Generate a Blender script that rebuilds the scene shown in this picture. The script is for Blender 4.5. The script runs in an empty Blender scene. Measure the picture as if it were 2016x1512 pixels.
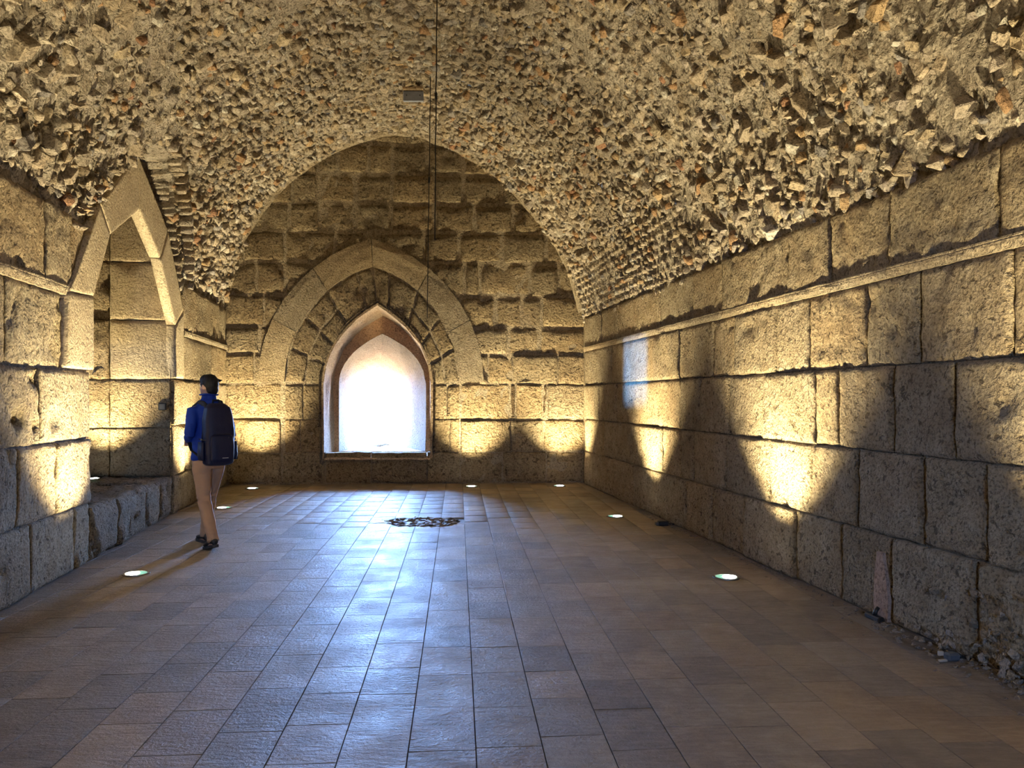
import bpy, bmesh, math, random
import numpy as np
from mathutils import Vector, Matrix, noise
random.seed(7); np.random.seed(7)
S = bpy.context.scene
COL = S.collection
PI = math.pi
H = 1.52                                   # eye height

# ------------------------------------------------------------------ camera, world, light, exposure
cam = bpy.data.cameras.new('camera'); camo = bpy.data.objects.new('camera', cam); COL.objects.link(camo)
camo.location = (0, 0, H); camo.rotation_euler = (PI/2, 0, 0)
cam.sensor_width = 36; cam.lens = 1500/2016*36; cam.shift_y = 27/2016
cam.clip_start = 0.05
S.camera = camo
vs = S.view_settings
vs.view_transform = 'Standard'; vs.look = 'None'; vs.gamma = 1; vs.use_curve_mapping = False
vs.exposure = 0.82
try:
    S.cycles.use_denoising = True
    S.cycles.max_bounces = 6; S.cycles.diffuse_bounces = 5; S.cycles.glossy_bounces = 2
    S.cycles.use_adaptive_sampling = True; S.cycles.adaptive_threshold = 0.045
    S.cycles.sample_clamp_indirect = 12
    S.cycles.caustics_reflective = False; S.cycles.caustics_refractive = False
except Exception: pass

SKY = 195.0
w = bpy.data.worlds.new('sky'); S.world = w; w.use_nodes = True
nt = w.node_tree; nt.nodes.clear()
tc = nt.nodes.new('ShaderNodeTexCoord'); sx = nt.nodes.new('ShaderNodeSeparateXYZ')
rp = nt.nodes.new('ShaderNodeValToRGB'); bg = nt.nodes.new('ShaderNodeBackground'); wo = nt.nodes.new('ShaderNodeOutputWorld')
mp = nt.nodes.new('ShaderNodeMapRange'); mp.inputs[1].default_value = -1; mp.inputs[2].default_value = 1
nt.links.new(tc.outputs['Generated'], sx.inputs[0]); nt.links.new(sx.outputs[2], mp.inputs[0]); nt.links.new(mp.outputs[0], rp.inputs[0])
e = rp.color_ramp.elements
e[0].position = 0.46; e[0].color = (0.30, 0.24, 0.17, 1)      # sunlit ground far below
e[1].position = 0.505; e[1].color = (0.27, 0.49, 1.0, 1)      # sky
nt.links.new(rp.outputs[0], bg.inputs[0]); bg.inputs[1].default_value = SKY
nt.links.new(bg.outputs[0], wo.inputs[0])

def area_portal(loc, rot, sx_, sy_):
    l = bpy.data.lights.new('sky_portal', 'AREA'); l.shape = 'RECTANGLE'; l.size = sx_; l.size_y = sy_
    l.cycles.is_portal = True
    o = bpy.data.objects.new('sky_portal', l); COL.objects.link(o); o.location = loc; o.rotation_euler = rot
    return o
area_portal((-2.74, 16.12, 1.34), (PI/2, 0, PI), 1.0, 1.8).rotation_euler = (-PI/2, 0, 0)

LAMP_COL = (1.0, 0.84, 0.50)
LAMP_W = 800
def uplight_spot(x, y, z, nx, ny, parent=None, power=LAMP_W, tilt=9, size=88):
    """spot under the lamp glass, tipped towards the wall (nx,ny = direction to the wall)"""
    l = bpy.data.lights.new('lamp_light', 'SPOT'); l.energy = power; l.color = LAMP_COL
    l.spot_size = math.radians(size); l.spot_blend = 1.0; l.shadow_soft_size = 0.045
    o = bpy.data.objects.new('lamp_light', l); COL.objects.link(o)
    t = math.radians(tilt); n = math.hypot(nx, ny)
    d = Vector((nx/n*math.sin(t), ny/n*math.sin(t), math.cos(t)))
    o.rotation_euler = d.to_track_quat('-Z', 'Y').to_euler()
    o.location = (x, y, z+0.03)
    return o
# out-of-frame spots: lamp rows continued beside the viewer; those behind added for fill
for (x, y, nx) in ((2.32, 3.15, 1), (-2.55, 3.1, -1), (2.8, -0.3, 1), (-2.0, -0.4, -1), (3.2, -3.4, 1), (-1.4, -3.6, -1)):
    uplight_spot(x, y, 0.0, nx, 0.15)
# added blue spot outside the left recess; throws the patch on the right wall
sl = bpy.data.lights.new('patch_spot', 'SPOT'); sl.color = (0.05, 0.30, 1.0); sl.energy = 15000
sl.spot_size = math.radians(16); sl.spot_blend = 0.2; sl.shadow_soft_size = 0.025
slo = bpy.data.objects.new('patch_spot', sl); COL.objects.link(slo)
BEAM_T = Vector((1.72, 10.62, 1.88)); BEAM_S = Vector((-6.16, 8.43, 2.12))
bd = (BEAM_S-BEAM_T).normalized()
slo.location = BEAM_S + bd*3.4
slo.rotation_euler = (-bd).to_track_quat('-Z', 'Y').to_euler()

# ------------------------------------------------------------------ helpers
def link(o, parent=None):
    COL.objects.link(o)
    if parent is not None: o.parent = parent
    return o
def tag(o, label=None, cat=None, group=None, kind=None):
    if label: o['label'] = label
    if cat: o['category'] = cat
    if group: o['group'] = group
    if kind: o['kind'] = kind
    return o
def thing(name, label, cat, loc=(0, 0, 0), rz=0, group=None):
    o = bpy.data.objects.new(name, None); COL.objects.link(o)
    o.location = loc; o.rotation_euler = (0, 0, rz); o.empty_display_size = 0.1
    return tag(o, label, cat, group)
def mesh_obj(name, verts, faces, mat, parent=None, loc=(0, 0, 0), smooth=False):
    me = bpy.data.meshes.new(name); me.from_pydata([tuple(v) for v in verts], [], faces); me.update()
    if smooth: me.polygons.foreach_set('use_smooth', [True]*len(me.polygons))
    if mat: me.materials.append(mat)
    o = bpy.data.objects.new(name, me); o.location = loc
    return link(o, parent)
def bm_obj(name, bm, mat, parent=None, loc=(0, 0, 0), smooth=True):
    me = bpy.data.meshes.new(name); bmesh.ops.recalc_face_normals(bm, faces=bm.faces); bm.to_mesh(me); bm.free()
    if smooth: me.polygons.foreach_set('use_smooth', [True]*len(me.polygons))
    if mat: me.materials.append(mat)
    o = bpy.data.objects.new(name, me); o.location = loc
    return link(o, parent)
def fbm(p, o=3):
    return noise.fractal(p, 1.0, 2.1, o)

# ------------------------------------------------------------------ materials
def newmat(name):
    m = bpy.data.materials.new(name); m.use_nodes = True
    t = m.node_tree; b = t.nodes['Principled BSDF']
    return m, t, b
def N(t, typ, **kw):
    n = t.nodes.new(typ)
    for k, v in kw.items(): setattr(n, k, v)
    return n
def mixc(t, fac, a, b, mode='MIX'):
    n = t.nodes.new('ShaderNodeMix'); n.data_type = 'RGBA'; n.blend_type = mode
    for sock, v in ((n.inputs[0], fac), (n.inputs[6], a), (n.inputs[7], b)):
        if hasattr(v, 'is_output'): t.links.new(v, sock)
        else: sock.default_value = v
    return n.outputs[2]
def ntex(t, vec, scale, detail=4, rough=0.6, dist=0.0):
    n = t.nodes.new('ShaderNodeTexNoise'); n.inputs['Scale'].default_value = scale; n.inputs['Detail'].default_value = detail
    n.inputs['Roughness'].default_value = rough; n.inputs['Distortion'].default_value = dist
    t.links.new(vec, n.inputs['Vector']); return n.outputs['Fac']
def ramp(t, fac, p0, c0, p1, c1):
    n = t.nodes.new('ShaderNodeValToRGB'); t.links.new(fac, n.inputs[0])
    e = n.color_ramp.elements; e[0].position = p0; e[0].color = c0; e[1].position = p1; e[1].color = c1
    return n.outputs[0]
def g(v): return (v, v, v, 1)
def math_n(t, op, a, b):
    n = t.nodes.new('ShaderNodeMath'); n.operation = op
    for s, v in ((n.inputs[0], a), (n.inputs[1], b)):
        if hasattr(v, 'is_output'): t.links.new(v, s)
        else: s.default_value = v
    return n.outputs[0]

def stone_mat(name, c_lo, c_hi, c_stain, pit=1.0, fine=1.0, rough=0.9, tint='object', pitscale=26, grime=False):
    m, t, b = newmat(name)
    geo = N(t, 'ShaderNodeNewGeometry'); P = geo.outputs['Position']
    big = ntex(t, P, 1.7, 3, 0.62); mid = ntex(t, P, 7, 4, 0.65); fin = ntex(t, P, pitscale*1.6, 3, 0.65)
    c = mixc(t, ramp(t, mid, 0.32, g(0), 0.68, g(1)), c_lo, c_hi)
    c = mixc(t, ramp(t, big, 0.48, g(0), 0.72, g(0.75)), c, c_stain)
    c = mixc(t, ramp(t, fin, 0.32, g(0.8), 0.52, g(0)), c, (c_lo[0]*.35, c_lo[1]*.33, c_lo[2]*.30, 1))  # fine dark speckle, painting shade into the small pits
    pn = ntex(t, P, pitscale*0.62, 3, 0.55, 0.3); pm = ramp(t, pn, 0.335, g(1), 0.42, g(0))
    c = mixc(t, math_n(t, 'MULTIPLY', pm, min(.8, .75*pit)), c, (c_lo[0]*.30, c_lo[1]*.27, c_lo[2]*.24, 1))  # larger pits darkened in the colour as painted shade
    if tint == 'object':
        oi = N(t, 'ShaderNodeObjectInfo'); c = mixc(t, 1.0, c, oi.outputs['Color'], 'MULTIPLY')
    elif tint == 'attr':
        at = N(t, 'ShaderNodeAttribute', attribute_name='Col'); c = mixc(t, 1.0, c, at.outputs['Color'], 'MULTIPLY')
    t.links.new(c, b.inputs['Base Color']); b.inputs['Roughness'].default_value = rough
    b.inputs['Specular IOR Level'].default_value = 0.25
    # pecked relief: rounded pits and grain
    vo = N(t, 'ShaderNodeTexVoronoi', feature='F1'); vo.inputs['Scale'].default_value = pitscale
    wv = N(t, 'ShaderNodeVectorMath', operation='ADD'); nn = N(t, 'ShaderNodeTexNoise'); nn.inputs['Scale'].default_value = 9
    t.links.new(P, nn.inputs['Vector']); sc = N(t, 'ShaderNodeVectorMath', operation='SCALE'); sc.inputs['Scale'].default_value = 0.09
    t.links.new(nn.outputs['Color'], sc.inputs[0]); t.links.new(P, wv.inputs[0]); t.links.new(sc.outputs[0], wv.inputs[1])
    t.links.new(wv.outputs[0], vo.inputs['Vector'])
    h = math_n(t, 'MULTIPLY', vo.outputs['Distance'], 0.7*pit)
    h2 = ntex(t, P, pitscale*0.8, 5, 0.72)
    h = math_n(t, 'ADD', h, math_n(t, 'MULTIPLY', h2, 1.3*fine))
    h = math_n(t, 'SUBTRACT', h, math_n(t, 'MULTIPLY', pm, 0.75*pit))
    bp = N(t, 'ShaderNodeBump'); bp.inputs['Strength'].default_value = 1.0; bp.inputs['Distance'].default_value = 0.05
    t.links.new(h, bp.inputs['Height']); t.links.new(bp.outputs[0], b.inputs['Normal'])
    return m

M = {}
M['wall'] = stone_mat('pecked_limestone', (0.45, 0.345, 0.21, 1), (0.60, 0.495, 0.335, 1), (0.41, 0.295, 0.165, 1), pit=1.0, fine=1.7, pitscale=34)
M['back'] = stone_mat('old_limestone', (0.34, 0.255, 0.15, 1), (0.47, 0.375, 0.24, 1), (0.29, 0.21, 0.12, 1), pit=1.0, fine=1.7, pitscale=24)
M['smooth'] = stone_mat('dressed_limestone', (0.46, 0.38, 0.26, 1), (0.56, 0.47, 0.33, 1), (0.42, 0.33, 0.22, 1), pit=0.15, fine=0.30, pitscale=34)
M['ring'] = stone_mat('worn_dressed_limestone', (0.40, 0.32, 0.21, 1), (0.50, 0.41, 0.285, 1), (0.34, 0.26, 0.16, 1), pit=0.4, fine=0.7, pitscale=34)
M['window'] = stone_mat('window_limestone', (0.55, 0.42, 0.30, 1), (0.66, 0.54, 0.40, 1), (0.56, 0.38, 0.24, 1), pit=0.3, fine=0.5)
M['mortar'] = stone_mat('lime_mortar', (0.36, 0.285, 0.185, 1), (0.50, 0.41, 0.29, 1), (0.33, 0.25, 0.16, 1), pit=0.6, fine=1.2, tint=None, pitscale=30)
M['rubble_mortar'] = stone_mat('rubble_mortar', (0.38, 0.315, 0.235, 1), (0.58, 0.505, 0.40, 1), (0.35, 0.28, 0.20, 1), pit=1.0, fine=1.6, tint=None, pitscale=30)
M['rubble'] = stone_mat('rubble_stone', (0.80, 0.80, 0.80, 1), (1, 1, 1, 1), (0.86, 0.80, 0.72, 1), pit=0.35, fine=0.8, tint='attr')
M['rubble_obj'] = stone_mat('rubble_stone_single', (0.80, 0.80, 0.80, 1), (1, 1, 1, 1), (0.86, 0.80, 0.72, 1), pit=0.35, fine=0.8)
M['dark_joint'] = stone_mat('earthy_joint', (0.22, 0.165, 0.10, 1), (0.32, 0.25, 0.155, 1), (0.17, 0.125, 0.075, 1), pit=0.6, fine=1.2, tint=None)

def floor_mat(name, tint=True, base=None):
    m, t, b = newmat(name)
    geo = N(t, 'ShaderNodeNewGeometry'); P = geo.outputs['Position']
    mid = ntex(t, P, 5, 6, 0.65, 0.4); big = ntex(t, P, 0.9, 3, 0.5)
    st = N(t, 'ShaderNodeMapping'); st.inputs['Scale'].default_value = (5, 22, 5); t.links.new(P, st.inputs['Vector'])
    grain = ntex(t, st.outputs[0], 1.6, 6, 0.7, 0.6)
    c = mixc(t, ramp(t, mid, 0.3, g(0), 0.7, g(1)), (0.20, 0.165, 0.13, 1), (0.315, 0.268, 0.215, 1))
    c = mixc(t, ramp(t, grain, 0.42, g(0.5), 0.6, g(0)), c, (0.145, 0.12, 0.095, 1))
    c = mixc(t, ramp(t, big, 0.45, g(0), 0.7, g(0.5)), c, (0.31, 0.26, 0.19, 1))
    if tint:
        oi = N(t, 'ShaderNodeObjectInfo'); c = mixc(t, 1.0, c, oi.outputs['Color'], 'MULTIPLY')
    else:
        at = N(t, 'ShaderNodeAttribute', attribute_name='Col'); c = mixc(t, 1.0, c, at.outputs['Color'], 'MULTIPLY')
    t.links.new(c, b.inputs['Base Color'])
    r = ramp(t, ntex(t, P, 3, 5, 0.6), 0.3, g(0.40), 0.75, g(0.62)); t.links.new(r, b.inputs['Roughness'])
    b.inputs['Specular IOR Level'].default_value = 0.2
    h = math_n(t, 'ADD', math_n(t, 'MULTIPLY', grain, 1.0), math_n(t, 'MULTIPLY', ntex(t, P, 44, 4, 0.65), 0.9))
    bp = N(t, 'ShaderNodeBump'); bp.inputs['Strength'].default_value = 0.9; bp.inputs['Distance'].default_value = 0.018
    t.links.new(h, bp.inputs['Height']); t.links.new(bp.outputs[0], b.inputs['Normal'])
    return m
M['tile'] = floor_mat('paving_stone'); M['tile_far'] = floor_mat('paving_stone_rest', tint=False)
def plain(name, col, rough=0.6, metal=0.0, emit=None, estr=0, bump=0, bscale=60, spec=0.5, vary=0.0):
    m, t, b = newmat(name)
    tcn = N(t, 'ShaderNodeTexCoord'); P = tcn.outputs['Object']
    c = mixc(t, ntex(t, P, 14, 4), (col[0]*(1-vary), col[1]*(1-vary), col[2]*(1-vary), 1), (min(1, col[0]*(1+vary)), min(1, col[1]*(1+vary)), min(1, col[2]*(1+vary)), 1))
    t.links.new(c, b.inputs['Base Color'])
    b.inputs['Roughness'].default_value = rough; b.inputs['Metallic'].default_value = metal; b.inputs['Specular IOR Level'].default_value = spec
    if emit: b.inputs['Emission Color'].default_value = (*emit, 1); b.inputs['Emission Strength'].default_value = estr
    if bump:
        bp = N(t, 'ShaderNodeBump'); bp.inputs['Strength'].default_value = bump; bp.inputs['Distance'].default_value = 0.004
        t.links.new(ntex(t, P, bscale, 3), bp.inputs['Height']); t.links.new(bp.outputs[0], b.inputs['Normal'])
    return m
M['grout'] = plain('grout', (0.05, 0.042, 0.034), 0.95, vary=0.3, bump=0.5)
M['rim'] = plain('lamp_rim_steel', (0.16, 0.15, 0.13), 0.45, 0.8, vary=0.2)
M['glass'] = plain('lamp_glass_green', (0.20, 0.42, 0.33), 0.12, 0, emit=(0.25, 0.62, 0.46), estr=0.55)
M['lens'] = plain('lamp_lens_lit', (1, 1, 1), 0.3, 0, emit=(1.0, 0.96, 0.86), estr=30)
M['skin'] = plain('skin', (0.46, 0.27, 0.18), 0.55, vary=0.06)
M['hair'] = plain('dark_hair', (0.006, 0.005, 0.006), 0.6, bump=0.7, bscale=180, vary=0.3, spec=0.3)
M['jacket'] = plain('navy_blue_jacket', (0.005, 0.035, 0.29), 0.7, bump=0.35, bscale=26, vary=0.15, spec=0.3)
M['trousers'] = plain('khaki_trousers', (0.40, 0.255, 0.165), 0.8, bump=0.45, bscale=22, vary=0.08, spec=0.25)
M['pack'] = plain('midnight_navy_nylon', (0.004, 0.007, 0.035), 0.55, bump=0.4, bscale=90, vary=0.15, spec=0.35)
M['strap'] = plain('black_webbing', (0.006, 0.006, 0.010), 0.7, vary=0.2)
M['grey_print'] = plain('pale_grey_print', (0.35, 0.37, 0.42), 0.5)
M['shoe'] = plain('black_shoe', (0.012, 0.012, 0.015), 0.5, bump=0.3, vary=0.2)
M['sole'] = plain('dark_rubber_sole', (0.03, 0.03, 0.033), 0.7)
M['cable'] = plain('black_cable', (0.006, 0.005, 0.006), 0.6)
M['box_dark'] = plain('dark_plastic', (0.012, 0.012, 0.011), 0.45, vary=0.2)
M['box_grey'] = plain('grey_metal_paint', (0.11, 0.125, 0.14), 0.4, 0.3, vary=0.2)
M['pale_metal'] = plain('pale_metal', (0.5, 0.45, 0.38), 0.4, 0.3, vary=0.1)
M['slate'] = plain('blue_grey_slab', (0.17, 0.18, 0.22), 0.7, vary=0.35, bump=0.5)
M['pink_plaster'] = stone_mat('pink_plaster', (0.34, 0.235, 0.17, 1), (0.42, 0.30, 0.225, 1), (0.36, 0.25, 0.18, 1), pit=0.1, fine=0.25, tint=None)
M['white'] = plain('eye_white', (0.7, 0.68, 0.65), 0.3)
M['lip'] = plain('lips', (0.40, 0.18, 0.14), 0.5)

# ------------------------------------------------------------------ room geometry
def XR(y): return 3.346-0.1545*y
def XL(y): return -2.66-0.175*y
def YB(x): return 13.33+(x+4.99)/6.264*0.32
NR = Vector((-1, -0.1545, 0)).normalized()      # into the room
NL = Vector((1, -0.175*-1*-1, 0)); NL = Vector((1, 0.175, 0)).normalized()
NBK = Vector((0.0511, -1, 0)).normalized()
def PR(y, z): return Vector((XR(y), y, z))
def PL(y, z): return Vector((XL(y), y, z))
def PB(x, z): return Vector((x, YB(x), z))
TINTS = [(1, 1, 1), (0.96, 0.94, 0.90), (1.04, 1.0, 0.92), (0.95, 0.95, 0.95), (1.03, 0.97, 0.88), (0.97, 0.98, 0.98), (0.91, 0.88, 0.83), (1.06, 1.03, 0.98)]
def tint(k=1.0, arr=TINTS):
    c = random.choice(arr); j = random.uniform(0.94, 1.06)*k
    return (c[0]*j, c[1]*j, c[2]*j, 1)

def patch(name, A, B, C, D, n, mat, parent, depth=0.16, proud=0.0, amp=0.012, edge=0.022, gap=0.014, cell=0.07, wob=0.010, col=None, edgew=0.05, chip=0.5):
    """a squared stone: ABCD (bottom-left, bottom-right, top-right, top-left) on a plane with normal n; rough face, worn edges"""
    A, B, C, D = Vector(A), Vector(B), Vector(C), Vector(D)
    cen = (A+B+C+D)/4
    wdt = ((B-A).length+(C-D).length)/2; hgt = ((D-A).length+(C-B).length)/2
    nu = max(4, min(26, int(wdt/cell))); nv = max(4, min(20, int(hgt/cell)))
    # parameters: a tight ring at the border then an even grid
    def params(k, L):
        e = min(0.02/L, 0.2); e2 = min(0.05/L, 0.3)
        inner = [e2+(1-2*e2)*i/(k-2) for i in range(k-1)]
        return [0, e]+inner+[1-e, 1]
    us = params(nu, max(wdt, .02)); vv = params(nv, max(hgt, .02))
    ga = gap/2/max(wdt, .02); gb = gap/2/max(hgt, .02)
    ud = (B-A).normalized(); vd = (D-A).normalized()
    verts = []; nU, nV = len(us), len(vv)
    sd = Vector((random.random()*50, random.random()*50, random.random()*50))
    for j, v in enumerate(vv):
        for i, u in enumerate(us):
            uu = ga+(1-2*ga)*u; w_ = gb+(1-2*gb)*v
            p = (A*(1-uu)+B*uu)*(1-w_)+(D*(1-uu)+C*uu)*w_
            du = min(u, 1-u)*wdt; dv = min(v, 1-v)*hgt
            nz1 = noise.noise(p*3.1+sd); nz2 = noise.noise(p*8.3+sd); nz3 = noise.noise(p*19.0)
            h = proud+amp*(nz1*0.8+nz2*0.7+nz3*0.8)
            sp_ = noise.noise(p*4.7+sd*2)
            if sp_ > .32: h -= (sp_-.32)*amp*6*(1+nz3)
            ew = edgew*(1+chip*nz2)
            dd = min(du, dv)
            if dd < ew:
                f = 1-dd/ew; h -= edge*f*f*(1+0.6*chip*nz1)
            border = max(0, 1-dd/0.06)
            q = p+n*h
            if border > 0:
                q += ud*(noise.noise(p*6+sd+Vector((9, 0, 0)))*wob*border)+vd*(noise.noise(p*6+sd+Vector((0, 9, 0)))*wob*border)
            verts.append(q-cen)
    faces = [(j*nU+i, j*nU+i+1, (j+1)*nU+i+1, (j+1)*nU+i) for j in range(nV-1) for i in range(nU-1)]
    loop = [i for i in range(nU)]+[j*nU+nU-1 for j in range(1, nV)]+[(nV-1)*nU+i for i in range(nU-2, -1, -1)]+[j*nU for j in range(nV-2, 0, -1)]
    b0 = len(verts)
    for k in loop: verts.append(verts[k]-n*depth)
    L = len(loop)
    for k in range(L):
        k2 = (k+1) % L; faces.append((loop[k2], loop[k], b0+k, b0+k2))
    faces.append(tuple(range(b0, b0+L))[::-1])
    # outward orientation
    if ud.cross(vd).dot(n) < 0: faces = [f[::-1] for f in faces]
    o = mesh_obj(name, verts, faces, mat, parent, cen, smooth=True)
    o.color = col or tint()
    return o

# ---------------- wall cores (what shows in the joints)
def core(name, quads, mat, noise_amp=0.0):
    v, f = [], []
    for q in quads:
        b = len(v); v += [Vector(p) for p in q]; f.append((b, b+1, b+2, b+3))
    o = mesh_obj(name, v, f, mat); tag(o, kind='structure'); return o
YN0, YN1 = 7.05, 9.9          # recess jambs along the left wall
RD = 0.045
def off(p, n, d): return p-n*d
wall_right = core('wall_right', [[off(PR(a, z), NR, RD) for (a, z) in ((-6, -.1), (14.2, -.1), (14.2, 3.5), (-6, 3.5))]], M['dark_joint'])
NEARI = [(7.05, .5), (7.05, 2.44), (7.20, 2.78), (7.48, 3.12), (7.90, 3.42), (8.38, 3.58)]
FARI = [(8.38, 3.58), (8.80, 3.42), (9.18, 3.20), (9.50, 2.92), (9.72, 2.66), (9.90, 2.42), (9.90, .5)]
INTR = NEARI+FARI[1:]
NOUT = -NL
q = []
q.append([off(PL(a, z), NL, RD) for (a, z) in ((-6, -.1), (YN0, -.1), (YN0, 4.9), (-6, 4.9))])
q.append([off(PL(a, z), NL, RD) for (a, z) in ((YN1, -.1), (14.2, -.1), (14.2, 4.9), (YN1, 4.9))])
q.append([off(PL(a, z), NL, RD) for (a, z) in ((YN0, -.1), (YN1, -.1), (YN1, .42), (YN0, .42))])
for (a, b) in zip(INTR[1:-2], INTR[2:-1]):
    q.append([off(PL(y, z), NL, RD) for (y, z) in ((a[0], a[1]+.03), (b[0], b[1]+.03), (b[0], 4.9), (a[0], 4.9))])
ND = 2.0                      # recess depth
ex = [(7.05, .3), (7.05, 3.95), (7.9, 4.2), (9.0, 4.2), (9.9, 3.95), (9.9, .3)]
for (a, b) in zip(ex[:-1], ex[1:]):   # recess shell
    ca = 0.06
    def sh(p):
        return (p[0]+(ca if p[0] > 8.45 else -ca), p[1]+(ca if p[1] > 4.1 else 0))
    a2, b2 = sh(a), sh(b)
    q.append([PL(*a2)+NOUT*.05, PL(*b2)+NOUT*.05, PL(*b2)+NOUT*ND, PL(*a2)+NOUT*ND])
q.append([PL(6.9, .40)+NOUT*0.02, PL(10.05, .40)+NOUT*0.02, PL(10.05, .40)+NOUT*(ND+.1), PL(6.9, .40)+NOUT*(ND+.1)])
# recess end wall, unseen; opening added and sized for the blue spot's patch
uo = (8.43-0.085, 8.43+0.085); zo = (2.045, 2.195)
for (y0, z0, y1, z1) in ((6.7, .3, uo[0], 4.5), (uo[1], .3, 10.2, 4.5), (uo[0], .3, uo[1], zo[0]), (uo[0], zo[1], uo[1], 4.5)):
    ok = [PL(y, z)+NOUT*(ND-.01)+Vector((0, .172*(ND-.01)*0, 0)) for (y, z) in ((y0, z0), (y1, z0), (y1, z1), (y0, z1))]
    q.append(ok)
wall_left = core('wall_left', q, M['dark_joint'])
# centre of that opening in the world
OC = PL(8.43, 2.12)+NOUT*(ND-.01)
bd = (OC-BEAM_T).normalized()
slo.location = OC+bd*1.75; slo.rotation_euler = (-bd).to_track_quat('-Z', 'Y').to_euler()
area_portal(OC+NOUT*.05, Vector((-1, -.175, 0)).to_track_quat('Z', 'Y').to_euler(), .4, .4)

# back wall core with the window hole
WX0, WX1, WZ0 = -3.34, -1.41, 0.44
def arch_pts(L, R, ap, base, spring, n=9, sharp=52):
    c = (L+R)/2; pts = [(L, base), (L, (base+spring)/2), (L, spring)]
    ss = math.radians(sharp)
    for i in range(1, n+1):
        a = ss*i/n; pts.append((L+(c-L)*(1-math.cos(a))/(1-math.cos(ss)), spring+(ap-spring)*math.sin(a)/math.sin(ss)))
    right = [(2*c-x, z) for (x, z) in pts[:-1]][::-1]
    return pts+right
hole = arch_pts(WX0, WX1, 3.18, WZ0, 1.745)
q = []
BD = 0.022
q.append([off(PB(a, z), NBK, BD) for (a, z) in ((-5.6, -.1), (WX0, -.1), (WX0, 6.9), (-5.6, 6.9))])
q.append([off(PB(a, z), NBK, BD) for (a, z) in ((WX1, -.1), (1.9, -.1), (1.9, 6.9), (WX1, 6.9))])
q.append([off(PB(a, z), NBK, BD) for (a, z) in ((WX0, -.1), (WX1, -.1), (WX1, WZ0), (WX0, WZ0))])
for (a, b) in zip(hole[2:-3], hole[3:-2]):
    q.append([off(PB(x, z), NBK, BD) for (x, z) in ((a[0], a[1]), (b[0], b[1]), (b[0], 6.9), (a[0], 6.9))])
wall_back = core('wall_back', q, M['mortar'])
# end wall behind the viewer, with an unseen opening added for fill daylight
q = []
for (x0, z0, x1, z1) in ((-5, -.1, .75, 7.2), (1.25, -.1, 5, 7.2), (.75, -.1, 1.25, 2.1), (.75, 2.8, 1.25, 7.2)):
    q.append([Vector((x0, -5.5, z0)), Vector((x1, -5.5, z0)), Vector((x1, -5.5, z1)), Vector((x0, -5.5, z1))])
core('wall_rear', q, M['mortar'])
area_portal((1.0, -5.55, 2.45), (PI/2, 0, 0), .52, .72)

# ---------------- right wall stones
def yR(px): return 3.346/((px-1008)/1500+0.1545)
def yL(px): return 2.66/((1008-px)/1500-0.175)
def run_courses(P_, n, courses, parent, mat, ends=None, **kw):
    for (z0, z1, js) in courses:
        js = sorted(js)
        for a, b in zip(js[:-1], js[1:]):
            dz0, dz1 = random.uniform(-.012, .012), random.uniform(-.012, .012)
            k = dict(kw)
            near = abs((a+b)/2) < 8
            k.setdefault('cell', 0.038 if near else 0.06)
            patch('stone_block', P_(a, z0), P_(b, z0), P_(b, z1), P_(a, z1), n, mat, parent,
                  proud=random.uniform(-.014, .012), amp=random.uniform(.009, .017), col=tint(), **k)
def fill_near(js, y0, lo=.7, hi=1.15):
    js = list(js); y = min(js)
    while y > y0: y -= random.uniform(lo, hi); js.append(y)
    return js
R_c = [
 (0.0, .58, [1150, 1188, 1245, 1316, 1351, 1400, 1464, 1563, 1655, 1754, 1917]),
 (.58, 1.15, [1150, 1187, 1245, 1305, 1340, 1366, 1428, 1512, 1597, 1688, 1812, 1940]),
 (1.15, 1.74, [1150, 1180, 1213, 1313, 1340, 1378, 1432, 1500, 1605, 1650, 1757, 1877]),
 (1.74, 2.335, [1150, 1203, 1286, 1337, 1402, 1445, 1525, 1590, 1705, 1808, 1990]),
 (2.40, 2.92, [1150, 1183, 1215, 1250, 1299, 1363, 1422, 1474, 1550, 1633, 1748, 1968]),
]
R_courses = [(z0, z1, fill_near([yR(p) for p in js], -1.5)) for z0, z1, js in R_c]
run_courses(PR, NR, R_courses[:4], wall_right, M['wall'], gap=0.011, edge=0.014, edgew=.03, chip=0.9)
run_courses(PR, NR, R_courses[4:], wall_right, M['wall'], gap=0.010, edge=0.008, chip=0.4)

def cornice(P_, n, js, z0, z1, parent, proud=0.012):
    js = sorted(js)
    prof = [(0.0, -.1), (0.0, .004), (0.22, .6*proud), (0.45, proud), (0.72, proud), (0.8, .75*proud), (0.86, proud*1.05), (1.0, proud*.95), (1.0, -.1)]
    for a, b in zip(js[:-1], js[1:]):
        a2, b2 = a+.004, b-.004; k = max(3, int((b2-a2)/.12)); vs_, fs = [], []
        cen = P_((a+b)/2, (z0+z1)/2)
        for i in range(k+1):
            y = a2+(b2-a2)*i/k
            for (t_, d) in prof:
                p = P_(y, z0+(z1-z0)*t_)
                d2 = d+(noise.noise(p*5)*.011+noise.noise(p*14)*.008 if d > 0 else 0)
                vs_.append(p+n*d2-cen)
        m = len(prof)
        for i in range(k):
            for j in range(m-1): fs.append((i*m+j, (i+1)*m+j, (i+1)*m+j+1, i*m+j+1))
        fs.append(tuple(range(m))[::-1]); fs.append(tuple(range(k*m, k*m+m)))
        o = mesh_obj('cornice_stone', vs_, fs, M['ring'], parent, cen); o.color = tint(1.0)
        bmx = bmesh.new(); bmx.from_mesh(o.data); bmesh.ops.recalc_face_normals(bmx, faces=bmx.faces); bmx.to_mesh(o.data); bmx.free()
cornice(PR, NR, [y for i, y in enumerate(sorted(R_courses[4][2])) if i % 2 == 0 or y > 13], 2.33, 2.405, wall_right)

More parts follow.
